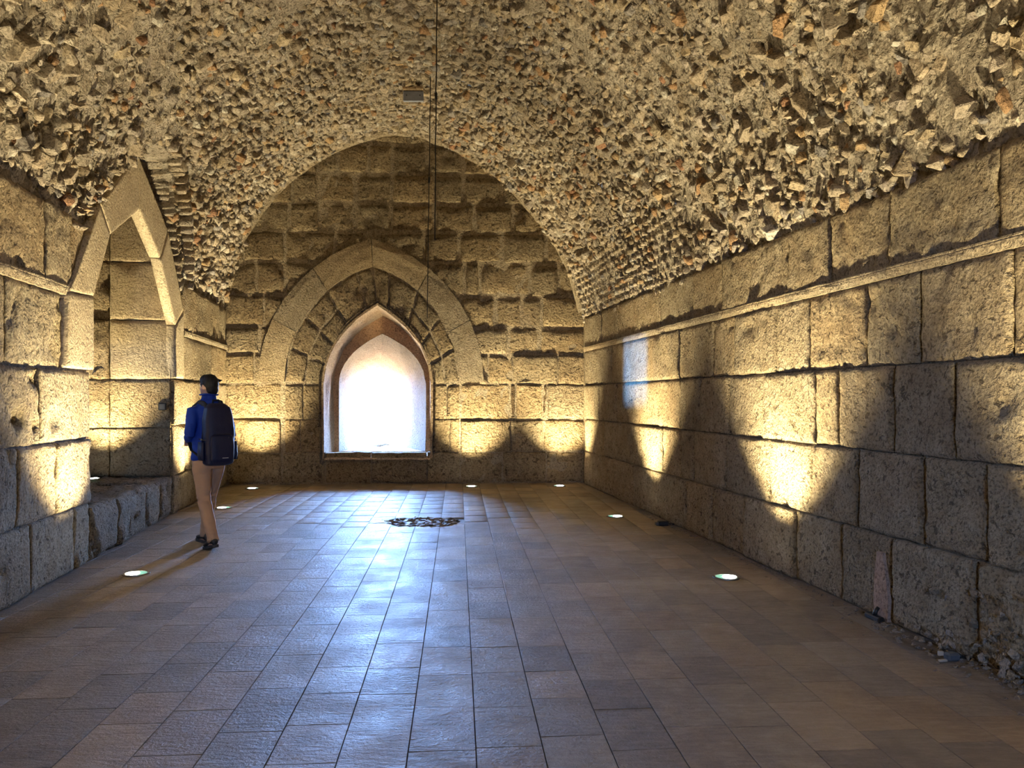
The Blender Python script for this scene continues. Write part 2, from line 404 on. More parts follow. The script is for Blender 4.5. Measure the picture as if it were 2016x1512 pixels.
# ---------------- left wall stones, near stretch
L_top = [yL(p) for p in (0, 88, 130)]
Lz = [(0, .55), (.55, 1.15), (1.15, 1.76), (1.76, 2.40), (2.47, 3.10)]
Ljs = [[7.05, yL(150), yL(63), 5.0], [7.05, 6.3, yL(35), 5.1], [7.05, yL(80), 5.2], [6.44, yL(13), 4.7], [6.60, yL(88), 5.2]]
for (z, js) in zip(Lz, Ljs):
    js = fill_near(js, 2.2)
    run_courses(PL, NL, [(z[0], z[1], js)], wall_left, M['wall'], gap=0.016, edge=0.016 if z[0] < 2.4 else .008, edgew=.03, chip=0.8, cell=0.038)
cornice(PL, NL, [6.62, yL(88)-.2, 5.2, 4.2, 3.2], 2.395, 2.475, wall_left)
patch('stone_block', PL(6.60, 2.47), PL(6.52, 2.47), PL(6.98, 3.08), PL(6.60, 3.08), NL, M['wall'], wall_left, amp=.012, edge=.01, gap=.01)
# pier between the recess and the back wall
YE = 13.36
for (z0, z1, js) in ((0, .5, [9.92, 11.1, 12.3, YE]), (.5, 1.16, [9.92, 11.4, YE]), (1.16, 1.76, [9.92, 11.9, YE]), (1.76, 2.37, [10.33, 12.2, YE]), (2.43, 3.08, [10.33, 11.1, 12.75, YE])):
    run_courses(PL, NL, [(z0, z1, js)], wall_left, M['wall'], gap=0.012, edge=0.014, chip=0.6)
cornice(PL, NL, [10.4, 11.7, YE], 2.365, 2.435, wall_left, 0.014)
# arch ring of large dressed stones
ring = [[(6.44, 1.77), (7.05, 1.77), (7.05, 2.46), (6.47, 2.42)],
        [(6.47, 2.42), (7.05, 2.46), (7.48, 3.12), (7.20, 3.36)],
        [(7.20, 3.36), (7.48, 3.12), (8.38, 3.585), (8.33, 4.20)],
        [(8.33, 4.20), (8.38, 3.585), (9.18, 3.20), (9.53, 3.62)],
        [(9.53, 3.62), (9.18, 3.20), (9.88, 2.46), (10.30, 2.70)],
        [(10.30, 2.70), (9.88, 2.46), (9.90, 1.77), (10.32, 1.77)]]
for i, r in enumerate(ring):
    o = patch('arch_stone', *[PL(y, z) for y, z in r], NL, M['smooth'], wall_left, depth=.11, proud=.03, amp=.004, edge=.010, gap=.012, edgew=.02, chip=.3, wob=.003, cell=.12, col=(1, .98, .94, 1))
# recess: floor slab of rough rock, front stones (ledge), far jamb courses, vault stones
ledge_js = [7.05, 7.75, 8.15, 8.75, 9.35, 9.9]
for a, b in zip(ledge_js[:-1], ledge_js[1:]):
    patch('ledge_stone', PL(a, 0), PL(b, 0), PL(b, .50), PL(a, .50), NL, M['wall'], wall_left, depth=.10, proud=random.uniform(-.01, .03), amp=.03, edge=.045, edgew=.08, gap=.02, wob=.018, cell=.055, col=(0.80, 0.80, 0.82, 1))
dj = [0.0, .42, .85, 1.35, ND]
yj = [7.05, 7.7, 8.5, 9.2, 9.9]
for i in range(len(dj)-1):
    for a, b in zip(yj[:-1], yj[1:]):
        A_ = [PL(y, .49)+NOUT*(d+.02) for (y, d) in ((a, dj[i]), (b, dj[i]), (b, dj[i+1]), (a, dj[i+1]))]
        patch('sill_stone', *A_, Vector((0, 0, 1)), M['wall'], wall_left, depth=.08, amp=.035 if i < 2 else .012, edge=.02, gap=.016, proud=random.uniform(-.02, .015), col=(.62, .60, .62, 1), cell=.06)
TT = Vector((XL(1)-XL(0), 1, 0)).normalized()       # along the left wall, away from the viewer
def PJ(d, z): return PL(9.9, z)+NOUT*d
for (z0, z1) in ((.5, 1.13), (1.13, 1.757), (1.757, 2.52), (2.52, 3.27), (3.27, 3.95)):
    for (a, b, mm, am) in ((0.035, .78, M['smooth'] if z0 > 1.2 else M['wall'], .008), (.78, 1.35, M['wall'], .03), (1.35, ND, M['wall'], .03)):
        patch('jamb_stone', PJ(a, z0), PJ(b, z0), PJ(b, z1), PJ(a, z1), -TT, mm, wall_left, depth=.05, amp=am, edge=.012, gap=.012, col=(1.0, .95, .84, 1), cell=.07)
def PJn(d, z): return PL(7.05, z)+NOUT*d
for (z0, z1) in ((.5, 1.13), (1.13, 1.757), (1.757, 2.52), (2.52, 3.27), (3.27, 3.95)):
    for (a, b) in ((0.035, .9), (.9, ND)):
        patch('jamb_stone', PJn(a, z0), PJn(b, z0), PJn(b, z1), PJn(a, z1), TT, M['wall'], wall_left, depth=.05, amp=.012, edge=.012, gap=.012, cell=.12)
# ---------------- back wall stones
def xB(px, y=None):            # pixel column to X on the slightly skewed back wall
    k = (px-1008)/1500; return k*(13.33+4.99/6.264*.32)/(1-k*.32/6.264)
def zB(py, X): return H+(783-py)/1500*YB(X)
RO = arch_pts(-3.99, -0.93, 3.84, .55, 1.80, sharp=74)      # relieving arch, inner edge
REX = arch_pts(-4.45, -0.50, 4.33, .55, 1.80, sharp=74)     # outer edge
def ext_at(z):    # half-open span of the ring at height z, trimmed inside the outer edge
    L = REX[:len(REX)//2+1]
    if z >= L[-1][1]: return None
    if z < 1.8: return (L[0][0], -2*2.475-0*0-L[0][0]) if False else (L[2][0], REX[-3][0])
    for a, b in zip(L[2:-1], L[3:]):
        if a[1] <= z <= b[1]:
            t_ = (z-a[1])/(b[1]-a[1]); x = a[0]+(b[0]-a[0])*t_; return (x, -4.95-x)
    return None
bz = [0, .55, 1.14, 1.763, 2.28, 2.77, 3.32, 3.91, 4.445, 4.95, 5.48, 6.0, 6.5]
bj = [[440, 555, 641, 730, 840, 905, 990, 1075, 1155],
      [440, 553, None, 907, 1006, 1070, 1155], [440, 553, None, 907, 1004, 1016, 1068, 1078, 1155],
      [440, 500, None, 960, 1010, 1098, 1155], [440, 510, None, 1000, 1062, 1155], [440, 520, 580, None, 975, 1028, 1068, 1160],
      [440, 505, 560, 660, None, 915, 945, 1045, 1100, 1160], [440, 480, 560, 660, None, 835, 903, 990, 1075, 1140],
      [470, 520, 570, 628, 700, 770, 856, 935, 1010, 1070, 1130], [500, 575, 625, 700, 772, 855, 912, 990, 1080],
      [560, 625, 665, 725, 772, 840, 912, 1000, 1060], [600, 665, 726, 805, 880, 945, 1010], [660, 740, 830, 900, 960]]
rough_low = True
for k, js in enumerate(bj):
    if k+1 >= len(bz): break
    z0, z1 = bz[k], bz[k+1]
    sp = ext_at((z0*0.35+z1*0.65)) if k >= 1 else None
    low = 1 <= k <= 2
    if k in (1, 2): sp = (xB(553), xB(907))
    segs = []
    cur = []
    if None in js or sp:
        xs = [xB(p) for p in js if p]
        lft = [x for x in xs if sp is None or x < sp[0]-.08]; rgt = [x for x in xs if sp is None or x > sp[1]+.08]
        if sp:
            tr = .06 if k > 2 else 0
            lft.append(sp[0]+tr); rgt.insert(0, sp[1]-tr)
        segs = [lft, rgt]
    else:
        segs = [[xB(p) for p in js]]
    for xs in segs:
        for a, b in zip(xs[:-1], xs[1:]):
            if b-a < .04: continue
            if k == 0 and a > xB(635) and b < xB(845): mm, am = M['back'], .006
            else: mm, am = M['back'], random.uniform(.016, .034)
            small = b-a < .14  # narrow strips are recessed gaps, their shade painted as a dark tint
            up = k >= 4
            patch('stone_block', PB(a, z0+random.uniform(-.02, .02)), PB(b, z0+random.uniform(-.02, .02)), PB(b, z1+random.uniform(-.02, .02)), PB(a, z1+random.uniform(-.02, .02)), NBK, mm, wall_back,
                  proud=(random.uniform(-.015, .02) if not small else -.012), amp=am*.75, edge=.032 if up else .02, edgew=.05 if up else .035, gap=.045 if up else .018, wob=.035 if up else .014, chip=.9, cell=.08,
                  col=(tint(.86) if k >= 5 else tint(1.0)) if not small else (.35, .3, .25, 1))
# relieving arch ring
n_r = len(RO)
apex = n_r//2
for (i, j) in ((2, 5), (5, 8), (8, apex), (apex, n_r-9), (n_r-9, n_r-6), (n_r-6, n_r-3)):
    # split each curved stone into two straight halves joined as one face by its shape
    pts_i = RO[i:j+1]; pts_o = REX[i:j+1]
    vs_, fs = [], []; cen = PB(*pts_i[0])
    m = len(pts_i); R_ = 5
    for d in (0.034, -.2):
        for a, b in zip(pts_i, pts_o):
            for r in range(R_):
                t_ = r/(R_-1); p = PB(a[0]+(b[0]-a[0])*t_, a[1]+(b[1]-a[1])*t_)
                e_ = 0 if 0 < r < R_-1 else -.008
                vs_.append(p+NBK*(d+(e_+noise.noise(p*4)*.014+noise.noise(p*11)*.012 if d > 0 else 0))-cen)
    for d in (0, 1):
        for a in range(m-1):
            for r in range(R_-1):
                b_ = d*m*R_+a*R_+r; fs.append((b_, b_+1, b_+R_+1, b_+R_))
    o2 = m*R_
    for a in range(m-1):
        for r in (0, R_-1): fs.append((a*R_+r, (a+1)*R_+r, o2+(a+1)*R_+r, o2+a*R_+r))
    for r in range(R_-1):
        for a in (0, m-1): fs.append((a*R_+r, a*R_+r+1, o2+a*R_+r+1, o2+a*R_+r))
    c_ = sum(vs_, Vector())/len(vs_); vs_ = [c_+(v-c_)*.988 for v in vs_]
    bmx = bmesh.new(); me = bpy.data.meshes.new('arch_stone'); me.from_pydata([tuple(v) for v in vs_], [], fs)
    bmx.from_mesh(me); bmesh.ops.recalc_face_normals(bmx, faces=bmx.faces); bmx.to_mesh(me); bmx.free(); me.materials.append(M['ring'])
    # a hair of a joint between neighbours
    o = link(bpy.data.objects.new('arch_stone', me), wall_back); o.location = cen; o.color = tint(.85)
# radial infill between that ring and the window
WI = arch_pts(WX0, WX1, 3.17, .55, 1.745)
cuts = [2, 4, 6, 8, 10, apex]
for half in (0, 1):
    for a, b in zip(cuts[:-1], cuts[1:]):
        ia, ib = (a, b) if half == 0 else (n_r-1-b, n_r-1-a)
        for (f0, f1) in ((0, .48), (.48, 1)) if a < 8 else ((0, 1),):
            def L_(i, f): return PB(WI[i][0]+(RO[i][0]-WI[i][0])*f, WI[i][1]+(RO[i][1]-WI[i][1])*f)
            patch('arch_stone', L_(ia, f0), L_(ia, f1), L_(ib, f1), L_(ib, f0), NBK, M['back'], wall_back, depth=.1, proud=random.uniform(-.006, .014), amp=.020, edge=.022, gap=.03, cell=.07, wob=.014, col=tint(.82))
for (xa, xb) in ((-3.99, WX0), (WX1, -.93)):
    for (z0, z1) in ((.55, 1.14), (1.14, 1.745)):
        xm = (xa+xb)/2+random.uniform(-.08, .08)
        for (a, b) in ((xa, xm), (xm, xb)):
            patch('jamb_stone', PB(a, z0), PB(b, z0), PB(b, z1), PB(a, z1), NBK, M['back'], wall_back, depth=.1, proud=0.0, amp=.012, edge=.016, gap=.012, cell=.08, col=tint(.92))

# ---------------- window: stepped embrasure narrowing to the opening
win = bpy.data.objects.new('window_1', None); COL.objects.link(win); tag(win, kind='structure'); win.location = (-2.37, 13.45, .47)
Fr = [(arch_pts(-3.30, -1.45, 3.14, .467, 1.745), None, -0.02),
      (arch_pts(-3.285, -1.49, 3.03, .515, 1.75), 14.08, 0),
      (arch_pts(-3.196, -1.60, 2.70, .53, 1.765), 14.10, 0),
      (arch_pts(-3.14, -2.32, 2.14, .52, 1.74), 15.8, 0),
      (arch_pts(-3.16, -2.34, 2.14, .50, 1.74), 16.1, 0)]
def ring_pt(k, i):
    (x, z) = Fr[k][0][i]; Y = Fr[k][1]
    return Vector((x, Y if Y else YB(x)+Fr[k][2], z))
groups = [(0, 1), (1, 2), (2, 5), (5, 8), (8, 10), (10, apex), (apex, n_r-11), (n_r-11, n_r-9), (n_r-9, n_r-6), (n_r-6, n_r-3), (n_r-3, n_r-2), (n_r-2, n_r-1)]
groups = [(0, 1), (1, 2), (2, 6), (6, 10), (10, n_r-11), (n_r-11, n_r-7), (n_r-7, n_r-3), (n_r-3, n_r-2), (n_r-2, n_r-1)]
def sleeve(name, k0, k1, idx, mat, parent, nd=4, amp=.008, thick=.05, col=(1, 1, 1, 1), gap=.004):
    """stones lining the opening between two outlines"""
    cx = Vector((-2.45, 0, 1.5)); vs_, fs = [], []
    pts = list(range(idx[0], idx[1]+1)); m = len(pts)
    cen = (ring_pt(k0, pts[0])+ring_pt(k1, pts[-1]))/2
    for layer in (0, 1):
        for d in range(nd+1):
            t_ = d/nd
            for ii, i in enumerate(pts):
                p = ring_pt(k0, i)*(1-t_)+ring_pt(k1, i)*t_
                if layer == 0:
                    dirv = Vector((p.x+2.45, 0, p.z-1.5)).normalized()
                    edge_ = (ii in (0, m-1)) or d in (0, nd)
                    p = p+dirv*(noise.noise(p*5)*amp+noise.noise(p*13)*amp*.6+(.008 if edge_ else 0))
                else:
                    dirv = Vector((p.x+2.45, 0, p.z-1.5)).normalized(); p = p+dirv*thick
                vs_.append(p-cen)
    W = m; LZ = (nd+1)*m
    for l in (0, 1):
        for d in range(nd):
            for i in range(m-1): b_ = l*LZ+d*W+i; fs.append((b_, b_+1, b_+W+1, b_+W))
    for i in range(m-1):
        for d in (0, nd): b_ = d*W+i; fs.append((b_, b_+1, LZ+b_+1, LZ+b_))
    for d in range(nd):
        for i in (0, m-1): b_ = d*W+i; fs.append((b_, b_+W, LZ+b_+W, LZ+b_))
    bmx = bmesh.new(); me = bpy.data.meshes.new(name); me.from_pydata([tuple(v) for v in vs_], [], fs)
    bmx.from_mesh(me); bmesh.ops.recalc_face_normals(bmx, faces=bmx.faces); bmx.to_mesh(me); bmx.free(); me.materials.append(mat)
    o = link(bpy.data.objects.new(name, me), parent); o.location = cen-win.location; o.color = col
    return o
for (k0, k1, am, cc) in ((0, 1, .028, (.62, .58, .52, 1)), (1, 2, .006, (.98, .76, .56, 1)), (2, 3, .022, (.24, .20, .15, 1)), (3, 4, .01, (.6, .55, .5, 1))):  # splay stones darkened in colour to hold back the sky glare on them
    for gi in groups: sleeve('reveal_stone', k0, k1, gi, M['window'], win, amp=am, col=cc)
# sill slabs of each step
for (k0, k1) in ((0, 1), (1, 2), (2, 3), (3, 4)):
    a0, a1, b0, b1 = ring_pt(k0, 0), ring_pt(k0, n_r-1), ring_pt(k1, 0), ring_pt(k1, n_r-1)
    for f0, f1 in ((0, .5), (.5, 1)) if k0 < 3 else ((0, 1),):
        o = patch('sill_stone', a0.lerp(a1, f0), a0.lerp(a1, f1), b0.lerp(b1, f1), b0.lerp(b1, f0), Vector((0, 0, 1)), M['window'], win, depth=.03, amp=.012, edge=.012, gap=.006, cell=.09)
        o.location = o.location-win.location
# outer shell so that no light leaks around the embrasure
vs_, fs = [], []
for k in (0, 1, 2, 3, 4):
    for i in range(n_r):
        p = ring_pt(k, i); d_ = Vector((p.x+2.45, 0, p.z-1.5)).normalized(); vs_.append(p+d_*(.10 if k else .10)-win.location)
for k in range(4):
    for i in range(n_r): fs.append((k*n_r+i, k*n_r+(i+1) % n_r, (k+1)*n_r+(i+1) % n_r, (k+1)*n_r+i))
mesh_obj('embrasure_core', vs_, fs, M['mortar'], win)

# ---------------- vault
PROF_L = [(-4.99-.06, 2.90), (-4.99-.05, 3.12), (-4.98, 3.40), (-4.92, 3.70), (-4.69, 4.27), (-4.43, 4.71), (-3.98, 5.25), (-3.45, 5.65), (-2.83, 6.01), (-2.29, 6.18), (-1.85, 6.21)]
PROF_R = [(-1.42, 6.13), (-.97, 5.95), (-.43, 5.63), (.02, 5.27), (.47, 4.78), (.83, 4.28), (1.05, 3.88), (1.19, 3.43), (1.26, 3.10), (1.274+.06, 2.86), (1.274+.06, 2.76)]
prof = [Vector(p) for p in PROF_L+PROF_R]
def catmull(pts, n):
    out = []; P_ = [pts[0]*2-pts[1]]+pts+[pts[-1]*2-pts[-2]]
    for i in range(1, len(P_)-2):
        for k in range(n):
            t_ = k/n; a, b, c, d = P_[i-1], P_[i], P_[i+1], P_[i+2]
            out.append(0.5*((2*b)+(c-a)*t_+(2*a-5*b+4*c-d)*t_*t_+(3*b-a-3*c+d)*t_**3))
    out.append(pts[-1]); return out
dense = catmull(prof, 12)
cum = [0]
for a, b in zip(dense[:-1], dense[1:]): cum.append(cum[-1]+(b-a).length)
ARC = cum[-1]
def prof_at(s):
    s = max(0, min(ARC-1e-6, s))
    import bisect
    i = max(0, bisect.bisect_right(cum, s)-1); i = min(i, len(dense)-2)
    t_ = (s-cum[i])/max(1e-9, cum[i+1]-cum[i]); p = dense[i].lerp(dense[i+1], t_); d = (dense[i+1]-dense[i]).normalized()
    return p, d
HOOD = [(6.42, 2.3), (6.60, 2.70), (7.14, 3.36), (7.60, 3.72), (8.28, 4.28), (8.85, 4.22), (9.60, 3.72), (10.25, 3.05), (10.40, 2.6)]
def in_hood(y, z, grow=0.0):
    if y < HOOD[0][0]-grow or y > HOOD[-1][0]+grow: return False
    for a, b in zip(HOOD[:-1], HOOD[1:]):
        if a[0] <= y <= b[0]:
            t_ = (y-a[0])/(b[0]-a[0]); return z < a[1]+(b[1]-a[1])*t_+grow
    return False
def vault_base(s, y):
    p, d = prof_at(s)
    t_ = (p.x+4.99)/6.264
    X = XL(y)+(XR(y)-XL(y))*t_
    return Vector((X, y, p.y)), Vector((d.y*-1*-1, 0, -d.x))     # normal into the room (down/inwards)
def vault_point(s, y, rough=True):
    P_, n = vault_base(s, y)
    if rough:
        q_ = P_
        n1 = noise.noise(q_*1.3)*.045+noise.noise(q_*4.2)*.035+noise.noise(q_*9)*.03+noise.noise(q_*17)*.016
        P_ = P_+n*n1
    return P_, n
ys = []
y = -5.7
while y < 13.75:
    ys.append(y); y += (0.30 if y < 2.5 else 0.05 if y < 8 else 0.07)
ss = [ARC*i/170 for i in range(171)]
vs_ = []; hid = set()
for yy in ys:
    for s in ss:
        P_, n = vault_point(s, yy)
        if s < ARC*.4 and in_hood(yy, P_.z+noise.noise(P_*5)*.08):
            P_ = PL(yy, P_.z)-NL*.10; hid.add(len(vs_))
        vs_.append(P_)
nS = len(ss)
fs = [(i*nS+j, i*nS+j+1, (i+1)*nS+j+1, (i+1)*nS+j) for i in range(len(ys)-1) for j in range(nS-1)]
fs = [f for f in fs if not all(k in hid for k in f)]
ceiling = mesh_obj('ceiling', vs_, fs, M['rubble_mortar']); tag(ceiling, kind='structure')

# rubble shapes: angular chips
def chip_shape(k):
    bmx = bmesh.new()
    for i in range(9 if k % 3 else 11):
        v = Vector((random.gauss(0, 1), random.gauss(0, 1), random.gauss(0, 1))).normalized()
        bmx.verts.new((v.x*random.uniform(.75, 1), v.y*random.uniform(.75, 1), v.z*random.uniform(.75, 1)))
    r_ = bmesh.ops.convex_hull(bmx, input=bmx.verts)
    bmesh.ops.delete(bmx, geom=[e for e in r_['geom_interior'] if isinstance(e, bmesh.types.BMVert)], context='VERTS')
    bmesh.ops.triangulate(bmx, faces=bmx.faces)
    bmesh.ops.recalc_face_normals(bmx, faces=bmx.faces)
    me = bpy.data.meshes.new('stone'); bmx.to_mesh(me); bmx.free(); me.materials.append(M['rubble_obj'])
    V = np.array([v.co[:] for v in me.vertices]); F = np.array([p.vertices[:] for p in me.polygons])
    return me, V, F
CH = [chip_shape(k) for k in range(26)]
def box_shape(k):
    bmx = bmesh.new(); bmesh.ops.create_cube(bmx, size=1.7)
    for v in bmx.verts: v.co += Vector((random.uniform(-.3, .3), random.uniform(-.3, .3), random.uniform(-.3, .3)))
    bmesh.ops.bevel(bmx, geom=bmx.edges[:], offset=.16, segments=1, affect='EDGES')
    bmesh.ops.triangulate(bmx, faces=bmx.faces); bmesh.ops.recalc_face_normals(bmx, faces=bmx.faces)
    me = bpy.data.meshes.new('stone'); bmx.to_mesh(me); bmx.free(); me.materials.append(M['rubble_obj'])
    return me, np.array([v.co[:] for v in me.vertices]), np.array([p.vertices[:] for p in me.polygons])
BX = [box_shape(k) for k in range(16)]
RC = [(.47, .385, .275), (.52, .43, .31), (.40, .32, .215), (.56, .48, .36), (.44, .37, .28), (.36, .29, .20), (.50, .40, .26), (.47, .40, .32), (.46, .285, .15), (.42, .235, .135), (.50, .35, .19), (.60, .55, .45), (.33, .30, .27)]
RW = [10, 10, 8, 7, 9, 5, 6, 6, 2.2, 1.0, 2.2, 3, 2]
RC = [(a, b*1.0, c*1.03) for a, b, c in RC]
stones = []      # (screen size, matrix, shape, colour)
def add_stone(P_, R, sc, shape, col):
    mtx = Matrix.Translation(P_) @ R.to_4x4() @ Matrix.Diagonal((*sc, 1))
    dy = P_.y; dist = (P_-Vector((0, 0, H))).length
    vis = 0
    if dy > 1:
        px = 1008+1500*P_.x/dy; py = 783-1500*(P_.z-H)/dy
        if -20 < px < 2036 and -20 < py < 1532: vis = sorted(sc)[1]*sorted(sc)[2]/dist**2
    stones.append((vis, mtx, shape, col))
y = 2.6
while y < 13.72:
    step = 0.093 if y > 5 else 0.105
    s = 0.05
    while s < ARC-.05:
        s += step*random.uniform(.75, 1.25)
        yy = y+random.uniform(-.5, .5)*step
        P_, n = vault_point(s, yy)
        z = P_.z
        if s < ARC*.4 and in_hood(yy, z, 0.02): continue
        if z < (3.17 if s < ARC/2 else 2.95): continue
        if z > H and yy > 1:          # skip what lies far outside the frame
            px = 1008+1500*P_.x/yy; py = 783-1500*(P_.z-H)/yy
            if px < -120 or px > 2140 or py < -140: continue
        banded = s > ARC-1.0 and yy > 8.6
        col = random.choices(RC, RW)[0]; j = random.uniform(.86, 1.14)
        col = (col[0]*j, col[1]*j, col[2]*j, 1)
        tn = Vector((n.z, 0, -n.x))               # tangent across the vault
        if banded:
            continue
        big = random.random()
        if yy < 9 and noise.noise(P_*1.1) < -.12 and random.random() < .4: continue      # bare mortar areas
        if yy < 8.5: L = random.uniform(.035, .065) if big < .5 else random.uniform(.055, .085) if big < .90 else random.uniform(.085, .125)
        else: L = random.uniform(.045, .075) if big < .6 else random.uniform(.07, .105)
        sc = (L*random.uniform(.7, 1.1), L*random.uniform(.5, .9), L*random.uniform(.35, .65))
        # chips set mostly on edge: local x roughly along the normal, z roughly along the hall
        e0 = n; e2 = Vector((0, 1, 0))*random.uniform(.3, 1)+tn*random.uniform(-.9, .9)
        e2 = (e2-n*e2.dot(n)).normalized(); e1 = e2.cross(e0)
        R = Matrix((e0, e1, e2)).transposed() if random.random() < .72 else Matrix((e1, e0, e2)).transposed()
        ax = Vector((random.gauss(0, 1), random.gauss(0, 1), random.gauss(0, 1))).normalized()
        R = Matrix.Rotation(random.uniform(-.6, .6), 3, ax) @ R
        add_stone(P_+n*(random.uniform(-.026, .016)-(.12*L if yy < 8.5 else 0)), R, sc, random.choice(BX if random.random() < .45 else CH), col)
    y += step
# coursed small blocks low on the right-hand haunch near the end wall
for r in range(9):
    s = ARC-.12-r*.11
    y = 8.5+random.uniform(0, .2)
    while y < 13.5:
        l_ = random.uniform(.10, .22)
        P_, n = vault_point(s, y+l_/2, False)
        tn = Vector((n.z, 0, -n.x))
        R = Matrix.Rotation(random.uniform(-.16, .16), 3, Vector((random.gauss(0, 1), random.gauss(0, 1), random.gauss(0, 1))).normalized()) @ Matrix((Vector((0, 1, 0)), tn, n)).transposed()
        col = random.choices(RC, RW)[0]
        add_stone(P_+n*random.uniform(-.03, .022), R, (l_/2*.60, random.uniform(.028, .040), .05), random.choice(BX), (*col, 1))
        y += l_+.012
# long flat stones of the hood over the recess arch (far side), and the ragged near edge
hp = [(8.42, 4.36), (8.85, 4.24), (9.60, 3.76), (10.12, 3.22), (10.30, 2.98)]
def hood_pt(f):
    L_ = [0]
    for a, b in zip(hp[:-1], hp[1:]): L_.append(L_[-1]+math.dist(a, b))
    d = f*L_[-1]
    for i in range(len(hp)-1):
        if d <= L_[i+1] or i == len(hp)-2:
            t_ = (d-L_[i])/(L_[i+1]-L_[i]); a, b = hp[i], hp[i+1]
            return (a[0]+(b[0]-a[0])*t_, a[1]+(b[1]-a[1])*t_), (Vector(b)-Vector(a)).normalized()
for k in range(19):
    (yy, zz), d2 = hood_pt((k+.5)/19)
    t3 = (TT*d2.x+Vector((0, 0, d2.y))).normalized(); n3 = NL.cross(t3).normalized()
    inset = .10+.26*max(0, (zz-3.1)/1.2)
    for (lo, hi) in ((-.08, inset*.55), (inset*.5, inset+.10)):
        P_ = PL(yy, zz)+NL*((lo+hi)/2)+n3*random.uniform(-.02, .03)
        R = Matrix.Rotation(random.uniform(-.22, .22), 3, Vector((random.gauss(0,1), random.gauss(0,1), random.gauss(0,1))).normalized()) @ Matrix((NL, t3, n3)).transposed()
        col = random.choices(RC[:8], RW[:8])[0]
        add_stone(P_, R, ((hi-lo)/2*random.uniform(.55, .8), .030*random.uniform(.6, 1.4), .07), random.choice(BX), (*[c*.92 for c in col], 1))
for k in range(80):
    f = random.random(); a = (6.62, 2.98); b = (8.25, 4.34)
    yy = a[0]+(b[0]-a[0])*f; zz = a[1]+(b[1]-a[1])*f+.06*math.sin(PI*f)
    P_ = PL(yy, zz+random.uniform(-.02, .10))+NL*random.uniform(-.02, .08+.10*f)
    L = random.uniform(.05, .10)
    R = Matrix.Rotation(random.uniform(0, 6), 3, Vector((random.random(), random.random(), random.random())).normalized())
    add_stone(P_, R, (L, L*.6, L*.45), random.choice(CH), (*[c*1.05 for c in random.choices(RC, RW)[0]], 1))
stones.sort(key=lambda q_: -q_[0])
for (vis, mtx, sh, col) in stones[:298]:
    o = bpy.data.objects.new('stone', sh[0]); COL.objects.link(o); o.parent = ceiling; o.matrix_world = mtx; o.color = col
rest = stones[298:]
Vs, Fs, Cs = [], [], []; base = 0
for (vis, mtx, sh, col) in rest:
    m = np.array(mtx); V = sh[1] @ m[:3, :3].T+m[:3, 3]
    Vs.append(V); Fs.append(sh[2]+base); Cs.append(np.tile(np.array(col), (len(V), 1))); base += len(V)
def big_mesh(name, Vs, Fs, Cs, mat, parent):
    V = np.concatenate(Vs); F = np.concatenate(Fs); C_ = np.concatenate(Cs)
    me = bpy.data.meshes.new(name)
    me.vertices.add(len(V)); me.vertices.foreach_set('co', V.ravel())
    nF, k = F.shape
    me.loops.add(nF*k); me.loops.foreach_set('vertex_index', F.ravel().astype(np.int32))
    me.polygons.add(nF); me.polygons.foreach_set('loop_start', np.arange(0, nF*k, k, dtype=np.int32)); me.polygons.foreach_set('loop_total', np.full(nF, k, dtype=np.int32))
    me.update(calc_edges=True); me.validate()
    a = me.color_attributes.new('Col', 'FLOAT_COLOR', 'POINT'); a.data.foreach_set('color', C_.ravel())
    me.materials.append(mat)
    return link(bpy.data.objects.new(name, me), parent)
rb = big_mesh('rubble', Vs, Fs, Cs, M['rubble'], ceiling); rb['kind'] = 'stuff'
# plaster fillet where the vault meets the end wall
vs_, fs = [], []; K = 90
for i in range(K+1):
    s = .3+(ARC-.6)*i/K; P_, n = vault_base(s, YB(0)); P_.y = YB(P_.x)
    P_ += n*(noise.noise(P_*3)*.03)
    for a in range(6):
        an = PI/2*a/5; r = .085*(1+.3*noise.noise(P_*4))
        vs_.append(P_-n*.02+n*(r*math.cos(an))+NBK*(r*math.sin(an)*1.3))
    vs_.append(P_-n*.05-NBK*.05)
fs = [(i*7+a, i*7+a+1, (i+1)*7+a+1, (i+1)*7+a) for i in range(K) for a in range(6)]
mesh_obj('plaster_fillet', vs_, fs, M['mortar'], ceiling, smooth=True)

